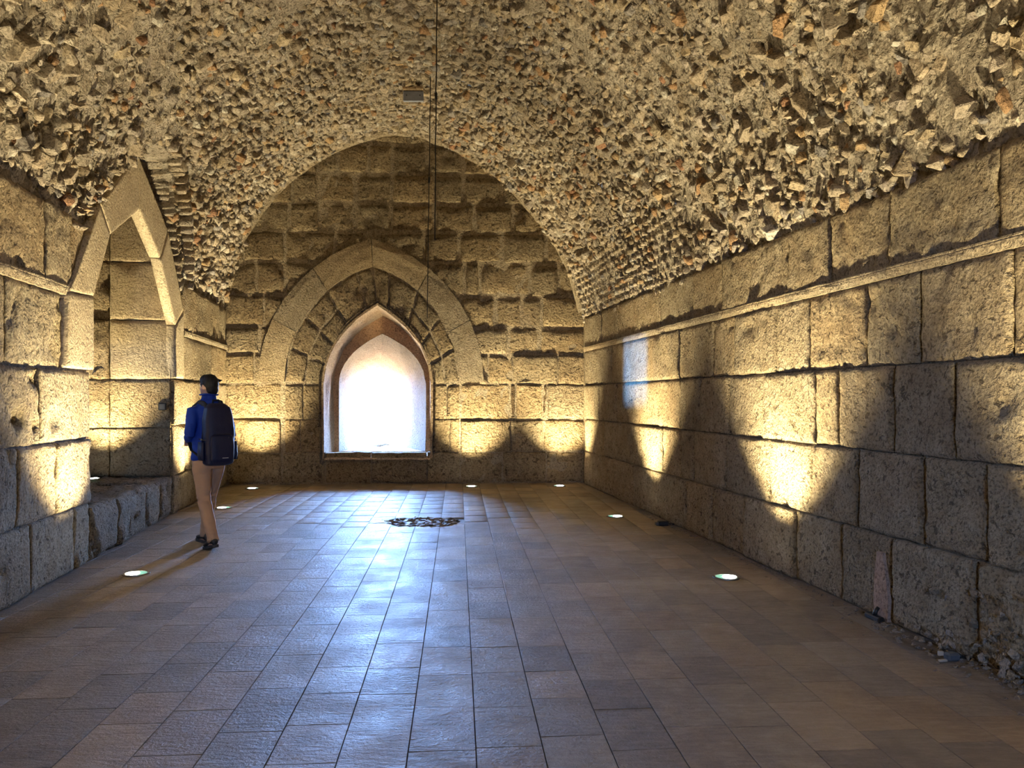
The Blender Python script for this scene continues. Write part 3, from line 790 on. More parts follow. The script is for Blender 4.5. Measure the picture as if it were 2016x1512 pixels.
# ---------------- floor
floor = mesh_obj('floor', [(-6, -6, -.0075), (6, -6, -.0075), (6, 14.5, -.0075), (-6, 14.5, -.0075)], [(0, 1, 2, 3)], M['grout']); tag(floor, kind='structure')
TA = math.atan(0.0707)         # paving runs a little askew to the walls
ca, sa = math.cos(TA), math.sin(TA)
def to_world(u, v): return (u*ca-v*sa, u*sa+v*ca)
LAMPS = [(-3.24, 6.57, 0), (-3.97, 10.5, 0), (-4.34, 12.74, 0), (-.695, 13.03, 0), (.81, 13.1, 0), (1.32, 9.74, 0), (1.81, 6.44, 0), (-5.17, 9.40, .505)]
PATCHC = (-1.10, 9.32, .44, .34)      # broken-up patch in the paving
tiles = []
CW = 0.291; u0 = 0.077*ca
def tile_mesh(u, v, du, dv):
    gp = .0026; b = .0006
    x0, x1, y0, y1 = -du/2+gp, du/2-gp, -dv/2+gp, dv/2-gp
    nx, ny = 3, 4
    V = []; jit = [random.uniform(-.0007, .0007) for _ in range(4)]
    for j in range(ny+1):
        for i in range(nx+1):
            fx, fy = i/nx, j/ny; V.append((x0+b+(x1-x0-2*b)*fx, y0+b+(y1-y0-2*b)*fy, jit[0]*(1-fx)*(1-fy)+jit[1]*fx*(1-fy)+jit[2]*fx*fy+jit[3]*(1-fx)*fy+random.uniform(-.0005, .0005)))
    F = [(j*(nx+1)+i, j*(nx+1)+i+1, (j+1)*(nx+1)+i+1, (j+1)*(nx+1)+i) for j in range(ny) for i in range(nx)]
    loop = [i for i in range(nx+1)]+[j*(nx+1)+nx for j in range(1, ny+1)]+[ny*(nx+1)+i for i in range(nx-1, -1, -1)]+[j*(nx+1) for j in range(ny-1, 0, -1)]
    n0 = len(V)
    for k in loop:
        x, y_, z = V[k]; fx = (x-x0)/(x1-x0); fy = (y_-y0)/(y1-y0)
        V.append((x0 if fx < .05 else x1 if fx > .95 else x, y0 if fy < .05 else y1 if fy > .95 else y_, z-b*.8))
    for k in loop:
        q_ = V[n0+loop.index(k)]; V.append((q_[0], q_[1], -.024))
    L = len(loop)
    for k in range(L):
        k2 = (k+1) % L
        F.append((loop[k2], loop[k], n0+k, n0+k2)); F.append((n0+k2, n0+k, n0+L+k, n0+L+k2))
    return V, F
for c in range(-20, 18):
    uc = u0+(c+.5)*CW
    v = 1.6+random.uniform(0, .4)
    while v < 14.3:
        dv = random.choice((.38, .43, .43, .47, .52, .60))
        cx, cy = to_world(uc, v+dv/2)
        cuts_ = [(v, v+dv)]
        if XL(cy)-.25 < cx < XR(cy)+.25 and cy < YB(cx)+.25 and cy > 1.7:
            if ((cx-PATCHC[0])/PATCHC[2])**2+((cy-PATCHC[1])/PATCHC[3])**2 > .8 and not (cx > PATCHC[0] and cx < -.62 and abs(cy-9.35) < .22):
                px = 1008+1500*cx/cy; py = 783+1500*H/cy
                vis = (du_ := CW)*dv/cy**3 if (-60 < px < 2080 and py < 1560) else 0
                tiles.append((vis, uc, v+dv/2, CW, dv, cx, cy))
        v += dv
tiles.sort(key=lambda q_: -q_[0])
TT_ = [(1, 1, 1), (.78, .78, .80), (1.10, 1.05, 1.0), (.92, .89, .85), (1.2, 1.13, 1.03), (.86, .87, .90), (1.02, .94, .85)]
Vs, Fs, Cs = [], [], []; base = 0
for k, (vis, uc, vc, du, dv, cx, cy) in enumerate(tiles):
    V, F = tile_mesh(uc, vc, du, dv)
    cc = random.choice(TT_); j = random.uniform(.92, 1.08); cc = (cc[0]*j, cc[1]*j, cc[2]*j, 1)
    if k < 298:
        o = mesh_obj('paving_stone', V, F, M['tile'], floor, (cx, cy, random.uniform(-.0005, .0005))); o.rotation_euler = (0, 0, TA); o.color = cc
    else:
        A = np.array(V); A = np.stack([A[:, 0]*ca-A[:, 1]*sa+cx, A[:, 0]*sa+A[:, 1]*ca+cy, A[:, 2]], 1)
        Vs.append(A); Fs.append(np.array([f for f in F])+base); Cs.append(np.tile(np.array(cc), (len(A), 1))); base += len(A)
rp_ = big_mesh('paving', Vs, Fs, Cs, M['tile_far'], floor); rp_['kind'] = 'stuff'
# the broken patch: small rough stones on edge and one squared end stone
rnd = random.Random(3)
vs_ = [(PATCHC[0], PATCHC[1], -.003)]+[(PATCHC[0]+.50*math.cos(2*PI*i/28)*(1+.1*math.sin(i*2.3)), PATCHC[1]+.42*math.sin(2*PI*i/28)*(1+.1*math.sin(i*1.7)), -.004) for i in range(28)]
mesh_obj('patch_bedding', vs_, [(0, 1+i, 1+(i+1) % 28) for i in range(28)], M['tile'], floor).color = (.45, .42, .4, 1)
for k in range(120):
    a = rnd.uniform(0, 2*PI); r = math.sqrt(rnd.random())
    x = PATCHC[0]+PATCHC[2]*.98*r*math.cos(a); y = PATCHC[1]+PATCHC[3]*.98*r*math.sin(a)
    o = bpy.data.objects.new('cobble', CH[k % 26][0]); COL.objects.link(o); o.parent = floor
    o.location = (x, y, .001); o.scale = (rnd.uniform(.05, .09), rnd.uniform(.03, .055), rnd.uniform(.012, .026)); o.rotation_euler = (0, 0, rnd.uniform(-.4, .4))
    gq = rnd.uniform(.30, .44); gq *= 2.1; o.color = (gq, gq*.96, gq*.9, 1)
    o.material_slots[0].link = 'OBJECT'; o.material_slots[0].material = M['tile']
for k, (x, du) in enumerate(((-.80, .26), (-.63, .10))):
    V, F = tile_mesh(0, 0, du, .34); o = mesh_obj('paving_stone', V, F, M['tile'], floor, (x, 9.34, -.006)); o.rotation_euler = (0, 0, TA); o.color = (.8, .75, .72, 1)
# loose grit lying along the foot of the right wall
rnd = random.Random(5)
Vs, Fs, Cs = [], [], []; base = 0
for k in range(420):
    y = 3.3+rnd.random()**1.6*7; d = abs(rnd.gauss(0, .07 if y > 5.5 else .12)); n = CH[k % 26]; s_ = rnd.uniform(.006, .022)*(1.5 if y < 5.2 else 1)
    V = n[1]*np.array([s_, s_*.8, s_*.6])+np.array([XR(y)-.02-d, y, .003])
    Vs.append(V); Fs.append(n[2]+base); Cs.append(np.tile(np.array([.36, .31, .25, 1]), (len(V), 1))); base += len(V)
o = big_mesh('wall_foot_grit', Vs, Fs, Cs, M['rubble'], floor); o['kind'] = 'stuff'

rnd = random.Random(11); Vs, Fs, Cs = [], [], []; base = 0
for k in range(170):
    y = rnd.uniform(3.5, 4.85); z = rnd.random()**2.2*.45; n = random.choice(CH+BX); s_ = rnd.uniform(.014, .040)
    R = np.array(Matrix.Rotation(rnd.uniform(0, 6), 3, Vector((rnd.gauss(0, 1), rnd.gauss(0, 1), rnd.gauss(0, 1))).normalized()))
    P_ = PR(y, z)+NR*(rnd.uniform(-.026, .004)+max(0, .10-z)*rnd.uniform(.0, .7))
    V = (n[1]*np.array([s_, s_*.75, s_*.55])) @ R.T+np.array(P_)
    c_ = rnd.choice(RC[:8]); Vs.append(V); Fs.append((n[2]+base)); Cs.append(np.tile(np.array([*c_, 1]), (len(V), 1))); base += len(V)
o = big_mesh('crumbling_rubble', Vs, Fs, Cs, M['rubble'], wall_right); o['kind'] = 'stuff'

# ------------------------------------------------------------------ recessed uplights
def disc(bm, r0, r1, z0, z1, seg=32):
    """flat ring r0..r1 with a small step"""
    vs1 = [bm.verts.new((r1*math.cos(2*PI*i/seg), r1*math.sin(2*PI*i/seg), z0)) for i in range(seg)]
    vs2 = [bm.verts.new((r1*.985*math.cos(2*PI*i/seg), r1*.985*math.sin(2*PI*i/seg), z1)) for i in range(seg)]
    for i in range(seg): bm.faces.new((vs1[i], vs1[(i+1) % seg], vs2[(i+1) % seg], vs2[i]))
    if r0 <= 0: bm.faces.new(vs2)
    else:
        vs3 = [bm.verts.new((r0*math.cos(2*PI*i/seg), r0*math.sin(2*PI*i/seg), z1-.001)) for i in range(seg)]
        vs4 = [bm.verts.new((r0*math.cos(2*PI*i/seg), r0*math.sin(2*PI*i/seg), z0)) for i in range(seg)]
        for i in range(seg):
            j = (i+1) % seg
            bm.faces.new((vs2[i], vs2[j], vs3[j], vs3[i])); bm.faces.new((vs3[i], vs3[j], vs4[j], vs4[i]))
def uplight(loc, nx, ny, label, r=.112):
    t = thing('floor_uplight', label, 'light', loc, 0, None)
    b = bmesh.new(); disc(b, r*.80, r, 0, .010); rim = bm_obj('rim', b, M['rim'], t, smooth=False)
    b = bmesh.new(); disc(b, 0, r*.80, 0, .006); bm_obj('glass', b, M['glass'], t, smooth=False)
    b = bmesh.new(); disc(b, 0, r*.50, .006, .011, 24)
    n = math.hypot(nx, ny); bm_obj('lens', b, M['lens'], t, (nx/n*r*.26, ny/n*r*.26, 0), smooth=False)
    for k in range(3):
        a = 2*PI*k/3+.4; b = bmesh.new(); disc(b, 0, r*.05, 0, .013, 8); bm_obj('screw', b, M['rim'], t, (r*.9*math.cos(a), r*.9*math.sin(a), 0), smooth=False)
    return t
LAB = ['recessed floor uplight nearest the left wall, in front of the walking person',
       'recessed floor uplight partly behind the legs of the walking person',
       'recessed floor uplight in the far left corner by the back wall',
       'recessed floor uplight at the back wall just right of the arched window',
       'recessed floor uplight in the far right corner of the hall',
       'recessed floor uplight beside the right wall, next to the small dark box',
       'recessed floor uplight with green glass beside the right wall, nearest on that side',
       'small uplight glowing on the stone sill of the left wall recess']
DIRS = [(-1, -.17), (-1, -.17), (-.5, 1), (.05, 1), (.6, 1), (1, .15), (1, .15), (.25, 1)]
PW = [1, 1, .9, .8, .8, 1, 1.1, .45]
for (p, d, lb, pw) in zip(LAMPS, DIRS, LAB, PW):
    r = .112 if p[2] == 0 else .085
    uplight((p[0], p[1], p[2]-(0 if p[2] == 0 else -.012)), d[0], d[1], lb, r)
    uplight_spot(p[0], p[1], p[2]+.01, d[0], d[1], None, LAMP_W*pw)

# ------------------------------------------------------------------ tubes and lofts
def tube(bm, pts, rad, seg=12, cap=True):
    pts = [Vector(p) for p in pts]; rings = []
    for i, p in enumerate(pts):
        d = (pts[min(i+1, len(pts)-1)]-pts[max(i-1, 0)]).normalized()
        up = Vector((0, 1, 0)) if abs(d.y) < .9 else Vector((1, 0, 0))
        e1 = d.cross(up).normalized(); e2 = e1.cross(d)
        r = rad[i] if not isinstance(rad, (int, float)) else rad
        ra, rb_ = r if isinstance(r, tuple) else (r, r)
        rings.append([bm.verts.new(p+e1*(ra*math.cos(2*PI*k/seg))+e2*(rb_*math.sin(2*PI*k/seg))) for k in range(seg)])
    for a, b in zip(rings[:-1], rings[1:]):
        for k in range(seg): bm.faces.new((a[k], a[(k+1) % seg], b[(k+1) % seg], b[k]))
    if cap: bm.faces.new(rings[0][::-1]); bm.faces.new(rings[-1])
def loft(bm, rings, seg=20, pw=2.0):
    """rings: (cx,cy,z,rx,ry) horizontal superellipses from bottom to top"""
    rr = []
    for (cx, cy, z, rx, ry) in rings:
        L = []
        for k in range(seg):
            a = 2*PI*k/seg; c, s_ = math.cos(a), math.sin(a)
            L.append(bm.verts.new((cx+rx*math.copysign(abs(c)**(2/pw), c), cy+ry*math.copysign(abs(s_)**(2/pw), s_), z)))
        rr.append(L)
    for a, b in zip(rr[:-1], rr[1:]):
        for k in range(seg): bm.faces.new((a[k], a[(k+1) % seg], b[(k+1) % seg], b[k]))
    bm.faces.new(rr[0][::-1]); bm.faces.new(rr[-1])
def ball(bm, c, r, rot=None, seg=16):
    m = Matrix.Translation(c) @ (rot.to_4x4() if rot else Matrix.Identity(4)) @ Matrix.Diagonal((*r, 1))
    bmesh.ops.create_uvsphere(bm, u_segments=seg, v_segments=seg*2//3, radius=1, matrix=m)
def remeshed(name, bm, mat, parent, voxel=.01, sm=6, disp=None):
    o = bm_obj(name, bm, mat, parent)
    md = o.modifiers.new('r', 'REMESH'); md.mode = 'VOXEL'; md.voxel_size = voxel
    ms = o.modifiers.new('s', 'SMOOTH'); ms.iterations = sm; ms.factor = .5
    bpy.context.view_layer.update()
    dg = bpy.context.evaluated_depsgraph_get(); me = bpy.data.meshes.new_from_object(o.evaluated_get(dg))
    o.modifiers.clear(); old = o.data; o.data = me; bpy.data.meshes.remove(old)
    if disp:
        for v in me.vertices:
            v.co += v.normal*disp(v.co)
    me.polygons.foreach_set('use_smooth', [True]*len(me.polygons))
    if not me.materials: me.materials.append(mat)
    return o

# ------------------------------------------------------------------ the walking person
PX, PY, PRZ = -3.10, 7.80, math.radians(42)
person = thing('person', 'person with dark hair, blue jacket and khaki trousers walking away, head turned left', 'person', (PX, PY, 0), PRZ)
LH, LK, LA = (-.082, -.01, .90), (-.072, -.055, .49), (-.066, -.285, .115)      # left leg trails
RH, RK, RA = (.082, .01, .90), (.066, .15, .50), (.046, .235, .085)            # right leg leads
LS, LE, LW = (-.160, 0, 1.385), (-.225, -.085, 1.150), (-.150, .165, 1.085)
RS, RE, RW_ = (.160, 0, 1.385), (.205, -.06, 1.135), (.150, .175, 1.075)
def mid(a, b, t_): return tuple(a[i]+(b[i]-a[i])*t_ for i in range(3))
HR = Matrix.Rotation(math.radians(24), 3, 'Z')                                  # head turned left
HC = Vector((0, .015, 1.640))
def hp_(x, y_, z): return HC+HR @ Vector((x, y_, z))
b = bmesh.new()
loft(b, [(0, 0, .82, .12, .085), (0, 0, .92, .155, .105), (0, 0, 1.08, .145, .10), (0, .005, 1.28, .17, .11), (0, 0, 1.41, .165, .09), (0, 0, 1.47, .09, .07), (0, .005, 1.53, .055, .058), (0, .01, 1.60, .05, .055)])
for (h_, k_, a_) in ((LH, LK, LA), (RH, RK, RA)):
    tube(b, [h_, mid(h_, k_, .5), k_, mid(k_, a_, .35), a_, (a_[0], a_[1]+.03, a_[2]-.04)], [.082, .072, .052, .055, .038, .036])
    tube(b, [(a_[0], a_[1]-.03, a_[2]-.045), (a_[0], a_[1]+.07, a_[2]-.05), (a_[0], a_[1]+.16, a_[2]-.06)], [.030, .034, .022])
for (s_, e_, w_, sg) in ((LS, LE, LW, 1), (RS, RE, RW_, -1)):
    tube(b, [s_, mid(s_, e_, .5), e_, mid(e_, w_, .4), w_], [.05, .046, .038, .038, .026])
    wv = Vector(w_); fd = (Vector(w_)-Vector(e_)).normalized(); sd_ = Vector((sg, 0, 0)); sd_ = (sd_-fd*sd_.dot(fd)).normalized()
    pc = wv+fd*.045
    tube(b, [wv-fd*.01, wv+fd*.03, wv+fd*.085], [(.024, .020), (.038, .017), (.040, .014)], 10)
    cu = fd.cross(sd_)*(-1 if fd.cross(sd_).z > 0 else 1)                        # fingers curl down
    for q_, ln in ((-.030, .062), (-.010, .078), (.011, .072), (.031, .055)):
        r0 = wv+fd*.08+Vector((0, 0, 1)).cross(fd).normalized()*q_
        tube(b, [r0, r0+fd*ln*.45+cu*.006, r0+fd*ln*.8+cu*.022, r0+fd*ln*.92+cu*.042], [.0095, .009, .0085, .007], 8)
    r0 = wv+fd*.025+sd_*.025
    tube(b, [r0, r0+sd_*.030+fd*.022+cu*.012, r0+sd_*.034+fd*.052+cu*.022], [.012, .011, .009], 8)
# head: skull, jaw, nose, brow, ears
ball(b, hp_(0, -.008, .012), (.074, .094, .098), HR); ball(b, hp_(0, .030, -.050), (.056, .062, .066), HR)
ball(b, hp_(0, .070, -.092), (.026, .020, .020), HR)
tube(b, [hp_(0, .088, .010), hp_(0, .103, -.018), hp_(0, .110, -.034), hp_(0, .088, -.044)], [.009, .011, .014, .011], 8)
tube(b, [hp_(-.045, .074, .020), hp_(0, .088, .023), hp_(.045, .074, .020)], [.010, .011, .010], 8)
for sg in (-1, 1): ball(b, hp_(sg*.077, -.004, -.010), (.010, .019, .032), HR, 10)
remeshed('body', b, M['skin'], person, .0065, 4)
for sg in (-1, 1):
    b = bmesh.new(); ball(b, hp_(sg*.030, .079, .004), (.011, .009, .009), HR, 10); e_ = bm_obj('eye', b, M['white'], person)
    b = bmesh.new(); ball(b, hp_(sg*.030, .0865, .004), (.005, .003, .005), HR, 8); bm_obj('iris', b, M['hair'], e_)
b = bmesh.new(); tube(b, [hp_(-.022, .080, -.066), hp_(0, .090, -.064), hp_(.022, .080, -.066)], [.004, .007, .004], 8); bm_obj('mouth', b, M['lip'], person)
# hair: short, full at the back, one tuft standing out on the right
b = bmesh.new()
ball(b, hp_(0, -.016, .028), (.080, .094, .096), HR, 20); ball(b, hp_(0, -.052, -.035), (.066, .056, .065), HR, 16)
ball(b, hp_(0, .030, .062), (.066, .066, .058), HR, 14)
for sg in (-1, 1): ball(b, hp_(sg*.072, .006, .018), (.012, .034, .036), HR, 10)
tube(b, [hp_(.05, -.055, .060), hp_(.084, -.070, .056), hp_(.112, -.078, .064)], [.024, .013, .003], 10)
hr = remeshed('hair', b, M['hair'], person, .006, 3, lambda c: noise.noise(Vector((c.x*60, c.y*60, c.z*26)))*.003)
# jacket
b = bmesh.new()
loft(b, [(0, 0, .885, .178, .128), (0, 0, .93, .180, .132), (0, 0, 1.05, .166, .120), (0, .005, 1.20, .176, .128), (0, .005, 1.33, .175, .125), (0, 0, 1.40, .172, .105), (0, 0, 1.46, .115, .085), (0, .004, 1.51, .075, .074), (0, .008, 1.56, .068, .072)], 24)
for (s_, e_, w_) in ((LS, LE, LW), (RS, RE, RW_)):
    tube(b, [mid(s_, (0, 0, 1.38), .25), s_, mid(s_, e_, .5), e_, mid(e_, w_, .45), mid(e_, w_, .96)], [.064, .066, .058, .053, .049, .040], 16)
fold = lambda c: noise.noise(Vector((c.x*9, c.y*9, c.z*16)))*.007+noise.noise(Vector((c.x*22, c.y*22, c.z*38)))*.003
jk = remeshed('jacket', b, M['jacket'], person, .009, 5, fold)
b = bmesh.new(); tube(b, [(.075*math.cos(a), .006+.078*math.sin(a), 1.553+.004*math.sin(a*2)) for a in [2*PI*i/24 for i in range(25)]], [(.007, .022)]*25, 10); bm_obj('collar', b, M['jacket'], person)
# trousers
b = bmesh.new()
loft(b, [(0, 0, .80, .150, .112), (0, -.012, .86, .166, .128), (0, 0, .96, .160, .115), (0, 0, 1.0, .155, .11)], 22)
for (h_, k_, a_) in ((LH, LK, LA), (RH, RK, RA)):
    tube(b, [(h_[0], h_[1], h_[2]), mid(h_, k_, .25), mid(h_, k_, .6), k_, mid(k_, a_, .4), mid(k_, a_, .85), (a_[0], a_[1]-.004, a_[2]-.02)], [.088, .096, .078, .066, .063, .056, .058], 18)
def crease(c):
    z = c.z; band = math.exp(-((z-.50)/.09)**2)+.7*math.exp(-((z-.17)/.07)**2)+.5*math.exp(-((z-.82)/.08)**2)
    return noise.noise(Vector((c.x*8, c.y*10, z*34)))*.007*(.35+band)+noise.noise(c*14)*.003
remeshed('trousers', b, M['trousers'], person, .0085, 4, crease)
# shoes
def shoe(a_, pitch, nm):
    piv = Vector((a_[0], a_[1], 0)); R = Matrix.Rotation(pitch, 3, 'X')
    toe = Vector((0, .145, 0))
    def T(x, y_, z):
        v = Vector((x, y_, z))-toe; v = R @ v; return piv+toe+v
    b = bmesh.new()
    for (r0, mat_) in (('u', 0),):
        secs = [(-.075, .020, .030, .060), (-.065, .033, .048, .090), (-.02, .038, .052, .098), (.03, .041, .045, .078), (.08, .046, .036, .058), (.13, .046, .030, .046), (.175, .034, .024, .038), (.195, .014, .018, .026)]
        rings = []
        for (y_, hw, zc, hh) in secs:
            rings.append([b.verts.new(T(hw*math.cos(2*PI*k/14), y_, .022+max(0, hh*.5*(1+math.sin(2*PI*k/14))))) for k in range(14)])
        for p_, q_ in zip(rings[:-1], rings[1:]):
            for k in range(14): b.faces.new((p_[k], p_[(k+1) % 14], q_[(k+1) % 14], q_[k]))
        b.faces.new(rings[0][::-1]); b.faces.new(rings[-1])
    sh = bm_obj(nm, b, M['shoe'], person)
    b = bmesh.new(); out = [(-.080, .0), (-.072, .030), (-.02, .041), (.04, .043), (.09, .050), (.14, .050), (.185, .036), (.203, 0)]
    o2 = [(x, y_) for (y_, x) in out]+[(-x, y_) for (y_, x) in out[-2:0:-1]]
    lo = [b.verts.new(T(x, y_, 0.001)) for (x, y_) in o2]; hi = [b.verts.new(T(x, y_, .027)) for (x, y_) in o2]
    b.faces.new(lo[::-1]); b.faces.new(hi)
    for k in range(len(lo)): b.faces.new((lo[k], lo[(k+1) % len(lo)], hi[(k+1) % len(lo)], hi[k]))
    bm_obj('sole', b, M['sole'], sh, smooth=False)
    b = bmesh.new()
    for y_ in (.035, .055, .075):
        tube(b, [T(-.026, y_, .098-.55*y_), T(0, y_, .108-.52*y_), T(.026, y_, .098-.55*y_)], .004, 6)
    bm_obj('laces', b, M['strap'], sh)
shoe(LA, math.radians(-13), 'shoe'); shoe(RA, 0.0, 'shoe')

# ------------------------------------------------------------------ backpack worn by the person
bp_ = thing('backpack', 'dark navy backpack worn on the back of the walking person', 'backpack', (PX, PY, 0), PRZ)
b = bmesh.new()
loft(b, [(0, -.225, .845, .110, .070), (0, -.232, .865, .140, .098), (0, -.240, .95, .150, .112), (0, -.240, 1.15, .150, .108), (0, -.228, 1.32, .142, .094), (0, -.215, 1.42, .120, .078), (0, -.200, 1.465, .075, .048)], 28, 3.4)
remeshed('pack_body', b, M['pack'], bp_, .009, 5, lambda c: noise.noise(Vector((c.x*10, c.y*10, c.z*14)))*.004)
b = bmesh.new(); loft(b, [(0, -.325, .875, .095, .030), (0, -.335, .91, .118, .042), (0, -.338, 1.05, .120, .044), (0, -.328, 1.14, .110, .036), (0, -.312, 1.17, .085, .018)], 24, 3.2)
pk = remeshed('front_pocket', b, M['pack'], bp_, .008, 4)
b = bmesh.new(); tube(b, [(-.085, -.345, 1.155), (0, -.358, 1.160), (.085, -.345, 1.155)], .0035, 6); bm_obj('zip', b, M['strap'], pk)
b = bmesh.new(); b.verts.ensure_lookup_table()
def slab(bm, c, sx_, sy_, sz_, bev=.002):
    r_ = bmesh.ops.create_cube(bm, size=1, matrix=Matrix.Translation(c) @ Matrix.Diagonal((sx_, sy_, sz_, 1)))
    bmesh.ops.bevel(bm, geom=list({e for v in r_['verts'] for e in v.link_edges}), offset=bev, segments=1, affect='EDGES')
slab(b, (.02, -.378, .925), .062, .006, .007); bm_obj('printed_bar', b, M['grey_print'], pk, smooth=False)
b = bmesh.new(); tube(b, [(-.035, -.190, 1.455), (-.03, -.175, 1.495), (.03, -.175, 1.495), (.035, -.190, 1.455)], [(.010, .004)]*4, 8); bm_obj('grab_handle', b, M['strap'], bp_)
for sg in (-1, 1):
    b = bmesh.new()
    tube(b, [(sg*.075, -.165, 1.42), (sg*.092, -.10, 1.462), (sg*.105, -.01, 1.468), (sg*.115, .085, 1.43), (sg*.128, .138, 1.36), (sg*.135, .150, 1.22), (sg*.165, .10, 1.08), (sg*.186, -.02, .99), (sg*.15, -.16, .93)], [(.028, .009)]*7+[(.013, .005)]*2, 10)
    bm_obj('shoulder_strap', b, M['strap'], bp_)
    b = bmesh.new(); loft(b, [(sg*.158, -.225, .90, .020, .060), (sg*.165, -.225, .95, .024, .065), (sg*.162, -.225, 1.08, .018, .062)], 14, 2.6); bm_obj('side_pocket', b, M['pack'], bp_)
    b = bmesh.new(); tube(b, [(sg*.15, -.30, 1.10), (sg*.163, -.24, 1.105), (sg*.158, -.16, 1.11)], [(.004, .009)]*3, 6); st_ = bm_obj('compression_strap', b, M['strap'], bp_)
    b = bmesh.new(); slab(b, (sg*.166, -.24, 1.105), .012, .03, .022); bm_obj('buckle', b, M['box_grey'], st_, smooth=False)
b = bmesh.new(); tube(b, [(.165, -.19, 1.06), (.205, -.175, 1.02), (.222, -.170, .95), (.214, -.172, .905)], [(.004, .013)]*4, 8); tl = bm_obj('strap_end', b, M['strap'], bp_)
b = bmesh.new(); slab(b, (.214, -.172, .905), .014, .034, .030); bm_obj('buckle', b, M['strap'], tl, smooth=False)

# ------------------------------------------------------------------ small things
def cable(label, top, bot, knots):
    t = thing('hanging_cable', label, 'cable', bot, 0)
    b = bmesh.new(); top, bot = Vector(top), Vector(bot); n_ = 14
    tube(b, [(top-bot)*(i/n_)+Vector((noise.noise(Vector((i*.7, 1, 2)))*.006, 0, 0)) for i in range(n_+1)], .0065, 8)
    bm_obj('wire', b, M['cable'], t)
    for f in knots:
        p = (top-bot)*f; b = bmesh.new(); tube(b, [p-Vector((0, 0, .05)), p-Vector((0, 0, .03)), p+Vector((0, 0, .03)), p+Vector((0, 0, .05))], [.007, .016, .016, .007], 10); bm_obj('connector', b, M['cable'], t)
    return t
cable('longer reaching thin black cable hanging in front of the arched window wall, ending lowest', (-1.175, 11.0, 6.22), (-1.225, 11.0, 2.68), (.56,))
cable('thin black cable hanging nearer the viewer from the vault, ending higher up', (-.835, 8.5, 6.22), (-.861, 8.5, 3.28), (.545,))
# slate and tile wedge fixed in the crown
P_, n = vault_base(0, 11.5)
cr = thing('fixing_plate', 'small blue-grey plate under a flat tan stone in the vault crown beside the cables', 'plate', (-1.47, 11.36, 6.03))
b = bmesh.new(); slab(b, (0, 0, -.02), .30, .05, .15, .006); bm_obj('plate', b, M['slate'], cr, smooth=False)
b = bmesh.new(); slab(b, (0, -.02, .085), .31, .10, .045, .008); o = bm_obj('ledge', b, M['rubble_obj'], cr, smooth=False); o.color = (.5, .36, .22, 1)
for sx_ in (-.10, .10):
    b = bmesh.new(); ball(b, (sx_, -.027, -.01), (.010, .006, .010), None, 8); bm_obj('bolt', b, M['box_dark'], cr)
# dark box at the foot of the right wall
bx = thing('cable_box', 'small flat black box on the floor at the foot of the right wall', 'box', (1.80, 9.08, 0), .12)
b = bmesh.new(); slab(b, (0, 0, .026), .125, .075, .05, .008); bm_obj('case', b, M['box_dark'], bx, smooth=False)
b = bmesh.new(); slab(b, (-.078, 0, .022), .03, .06, .04, .006); bm_obj('end_cap', b, M['rim'], bx, smooth=False)
b = bmesh.new(); tube(b, [(.06, 0, .02), (.11, .02, .008), (.17, .03, .007)], .006, 8); bm_obj('cable', b, M['cable'], bx)
# grey connector lying near the wall at the right
gx = thing('floor_connector', 'grey metal cable connector lying on the floor at lower right near the wall', 'connector', (2.53, 4.40, 0), .15)
b = bmesh.new(); slab(b, (0.01, 0, .026), .075, .055, .045, .010); bm_obj('case', b, M['box_grey'], gx, smooth=False)
b = bmesh.new(); tube(b, [(.045, 0, .028), (.07, 0, .024), (.10, .005, .012)], [.020, .012, .006], 10); bm_obj('boot', b, M['box_dark'], gx)
b = bmesh.new(); tube(b, [(.095, .004, .012), (.14, .01, .006), (.21, .00, .006)], .005, 8); bm_obj('cable', b, M['cable'], gx)
for (dy, dz, ln) in ((-.018, .012, .05), (.014, .042, .030)):
    b = bmesh.new(); slab(b, (-.035-ln/2, dy, dz), ln, .016, .012 if ln > .04 else .026, .002); bm_obj('prong', b, M['pale_metal'], gx, smooth=False)
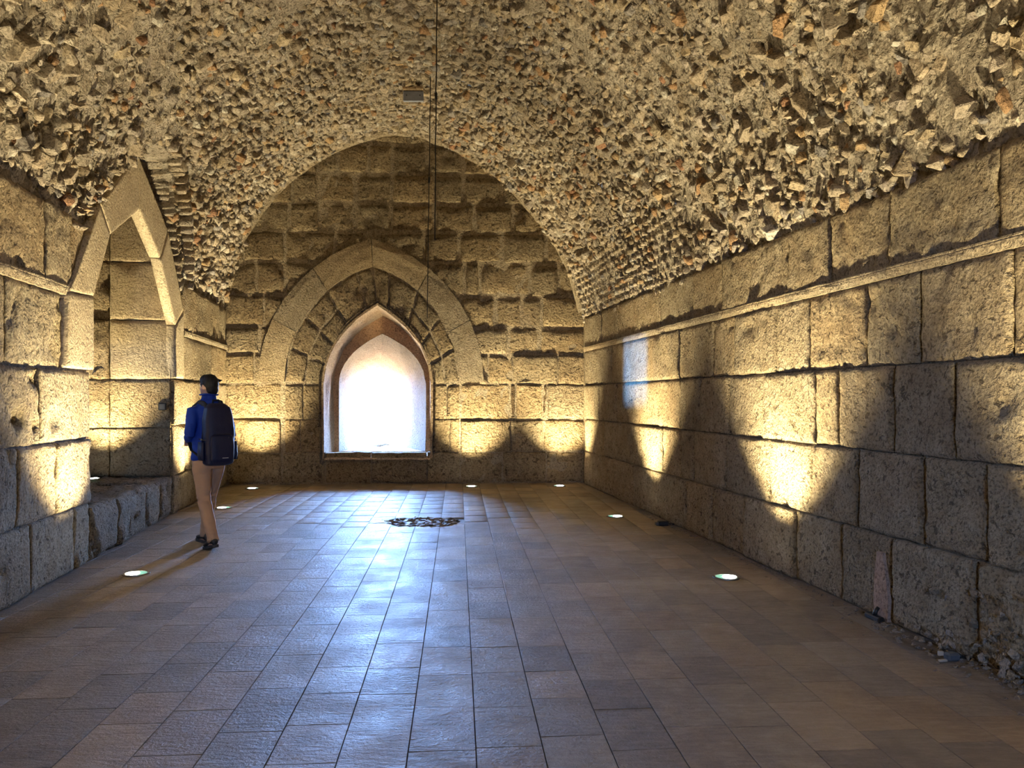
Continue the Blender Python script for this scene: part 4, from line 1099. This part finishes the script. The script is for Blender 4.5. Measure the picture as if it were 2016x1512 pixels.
# small dark square socket on the far jamb of the recess
jb = thing('jamb_socket', 'small dark square socket in the jamb of the left wall recess', 'socket', PJ(.14, 1.405)-TT*.012, math.atan2(TT.y, TT.x)-PI/2)
b = bmesh.new(); slab(b, (0, 0, 0), .095, .02, .095, .004); bm_obj('frame', b, M['box_dark'], jb, smooth=False)
b = bmesh.new(); slab(b, (0, -.010, 0), .07, .006, .07, .002); bm_obj('cover', plain and b, M['rim'], jb, smooth=False)
# plaster chase with the black end of a conduit at the foot of the right wall
yq = yR(1737)
vs_, fs = [], []; cen = PR(yq, .25)
out = [(-.045, .0), (-.050, .16), (-.030, .34), (-.012, .46), (.022, .46), (.042, .32), (.048, .14), (.046, .0)]
for d in (.030, -.05):
    for (a, z) in out:
        p = PR(yq+a*1.6, z); vs_.append(p+NR*((d if d < 0 else .014)+noise.noise(p*9)*.006)-cen)
m_ = len(out); fs = [tuple(range(m_)), tuple(range(m_, 2*m_))[::-1]]+[(k, (k+1) % m_, m_+(k+1) % m_, m_+k) for k in range(m_)]
bmx = bmesh.new(); me = bpy.data.meshes.new('plaster_strip'); me.from_pydata([tuple(v) for v in vs_], [], fs); bmx.from_mesh(me); bmesh.ops.recalc_face_normals(bmx, faces=bmx.faces); bmx.to_mesh(me); bmx.free(); me.materials.append(M['pink_plaster'])
o = link(bpy.data.objects.new('plaster_strip', me), wall_right); o.location = cen
cd = thing('conduit_end', 'black conduit end at the foot of the plaster strip in the right wall', 'conduit', PR(yq, 0)+NR*.06, .15)
b = bmesh.new(); slab(b, (0, 0, .018), .05, .16, .034, .008); bm_obj('bracket', b, M['box_dark'], cd, smooth=False)
b = bmesh.new(); tube(b, [(.0, 0, .03), (.012, .0, .06), (.03, .0, .085)], [.016, .014, .012], 10); bm_obj('stub', b, M['box_dark'], cd)
# stone lying on the window sill
sb = bpy.data.objects.new('sill_rock', CH[3][0]); COL.objects.link(sb); sb.location = (-2.66, 15.45, .56); sb.scale = (.30, .12, .05); sb.color = (.9, .88, .85, 1)
tag(sb, 'flat pale rock lying on the sill of the arched window', 'rock')
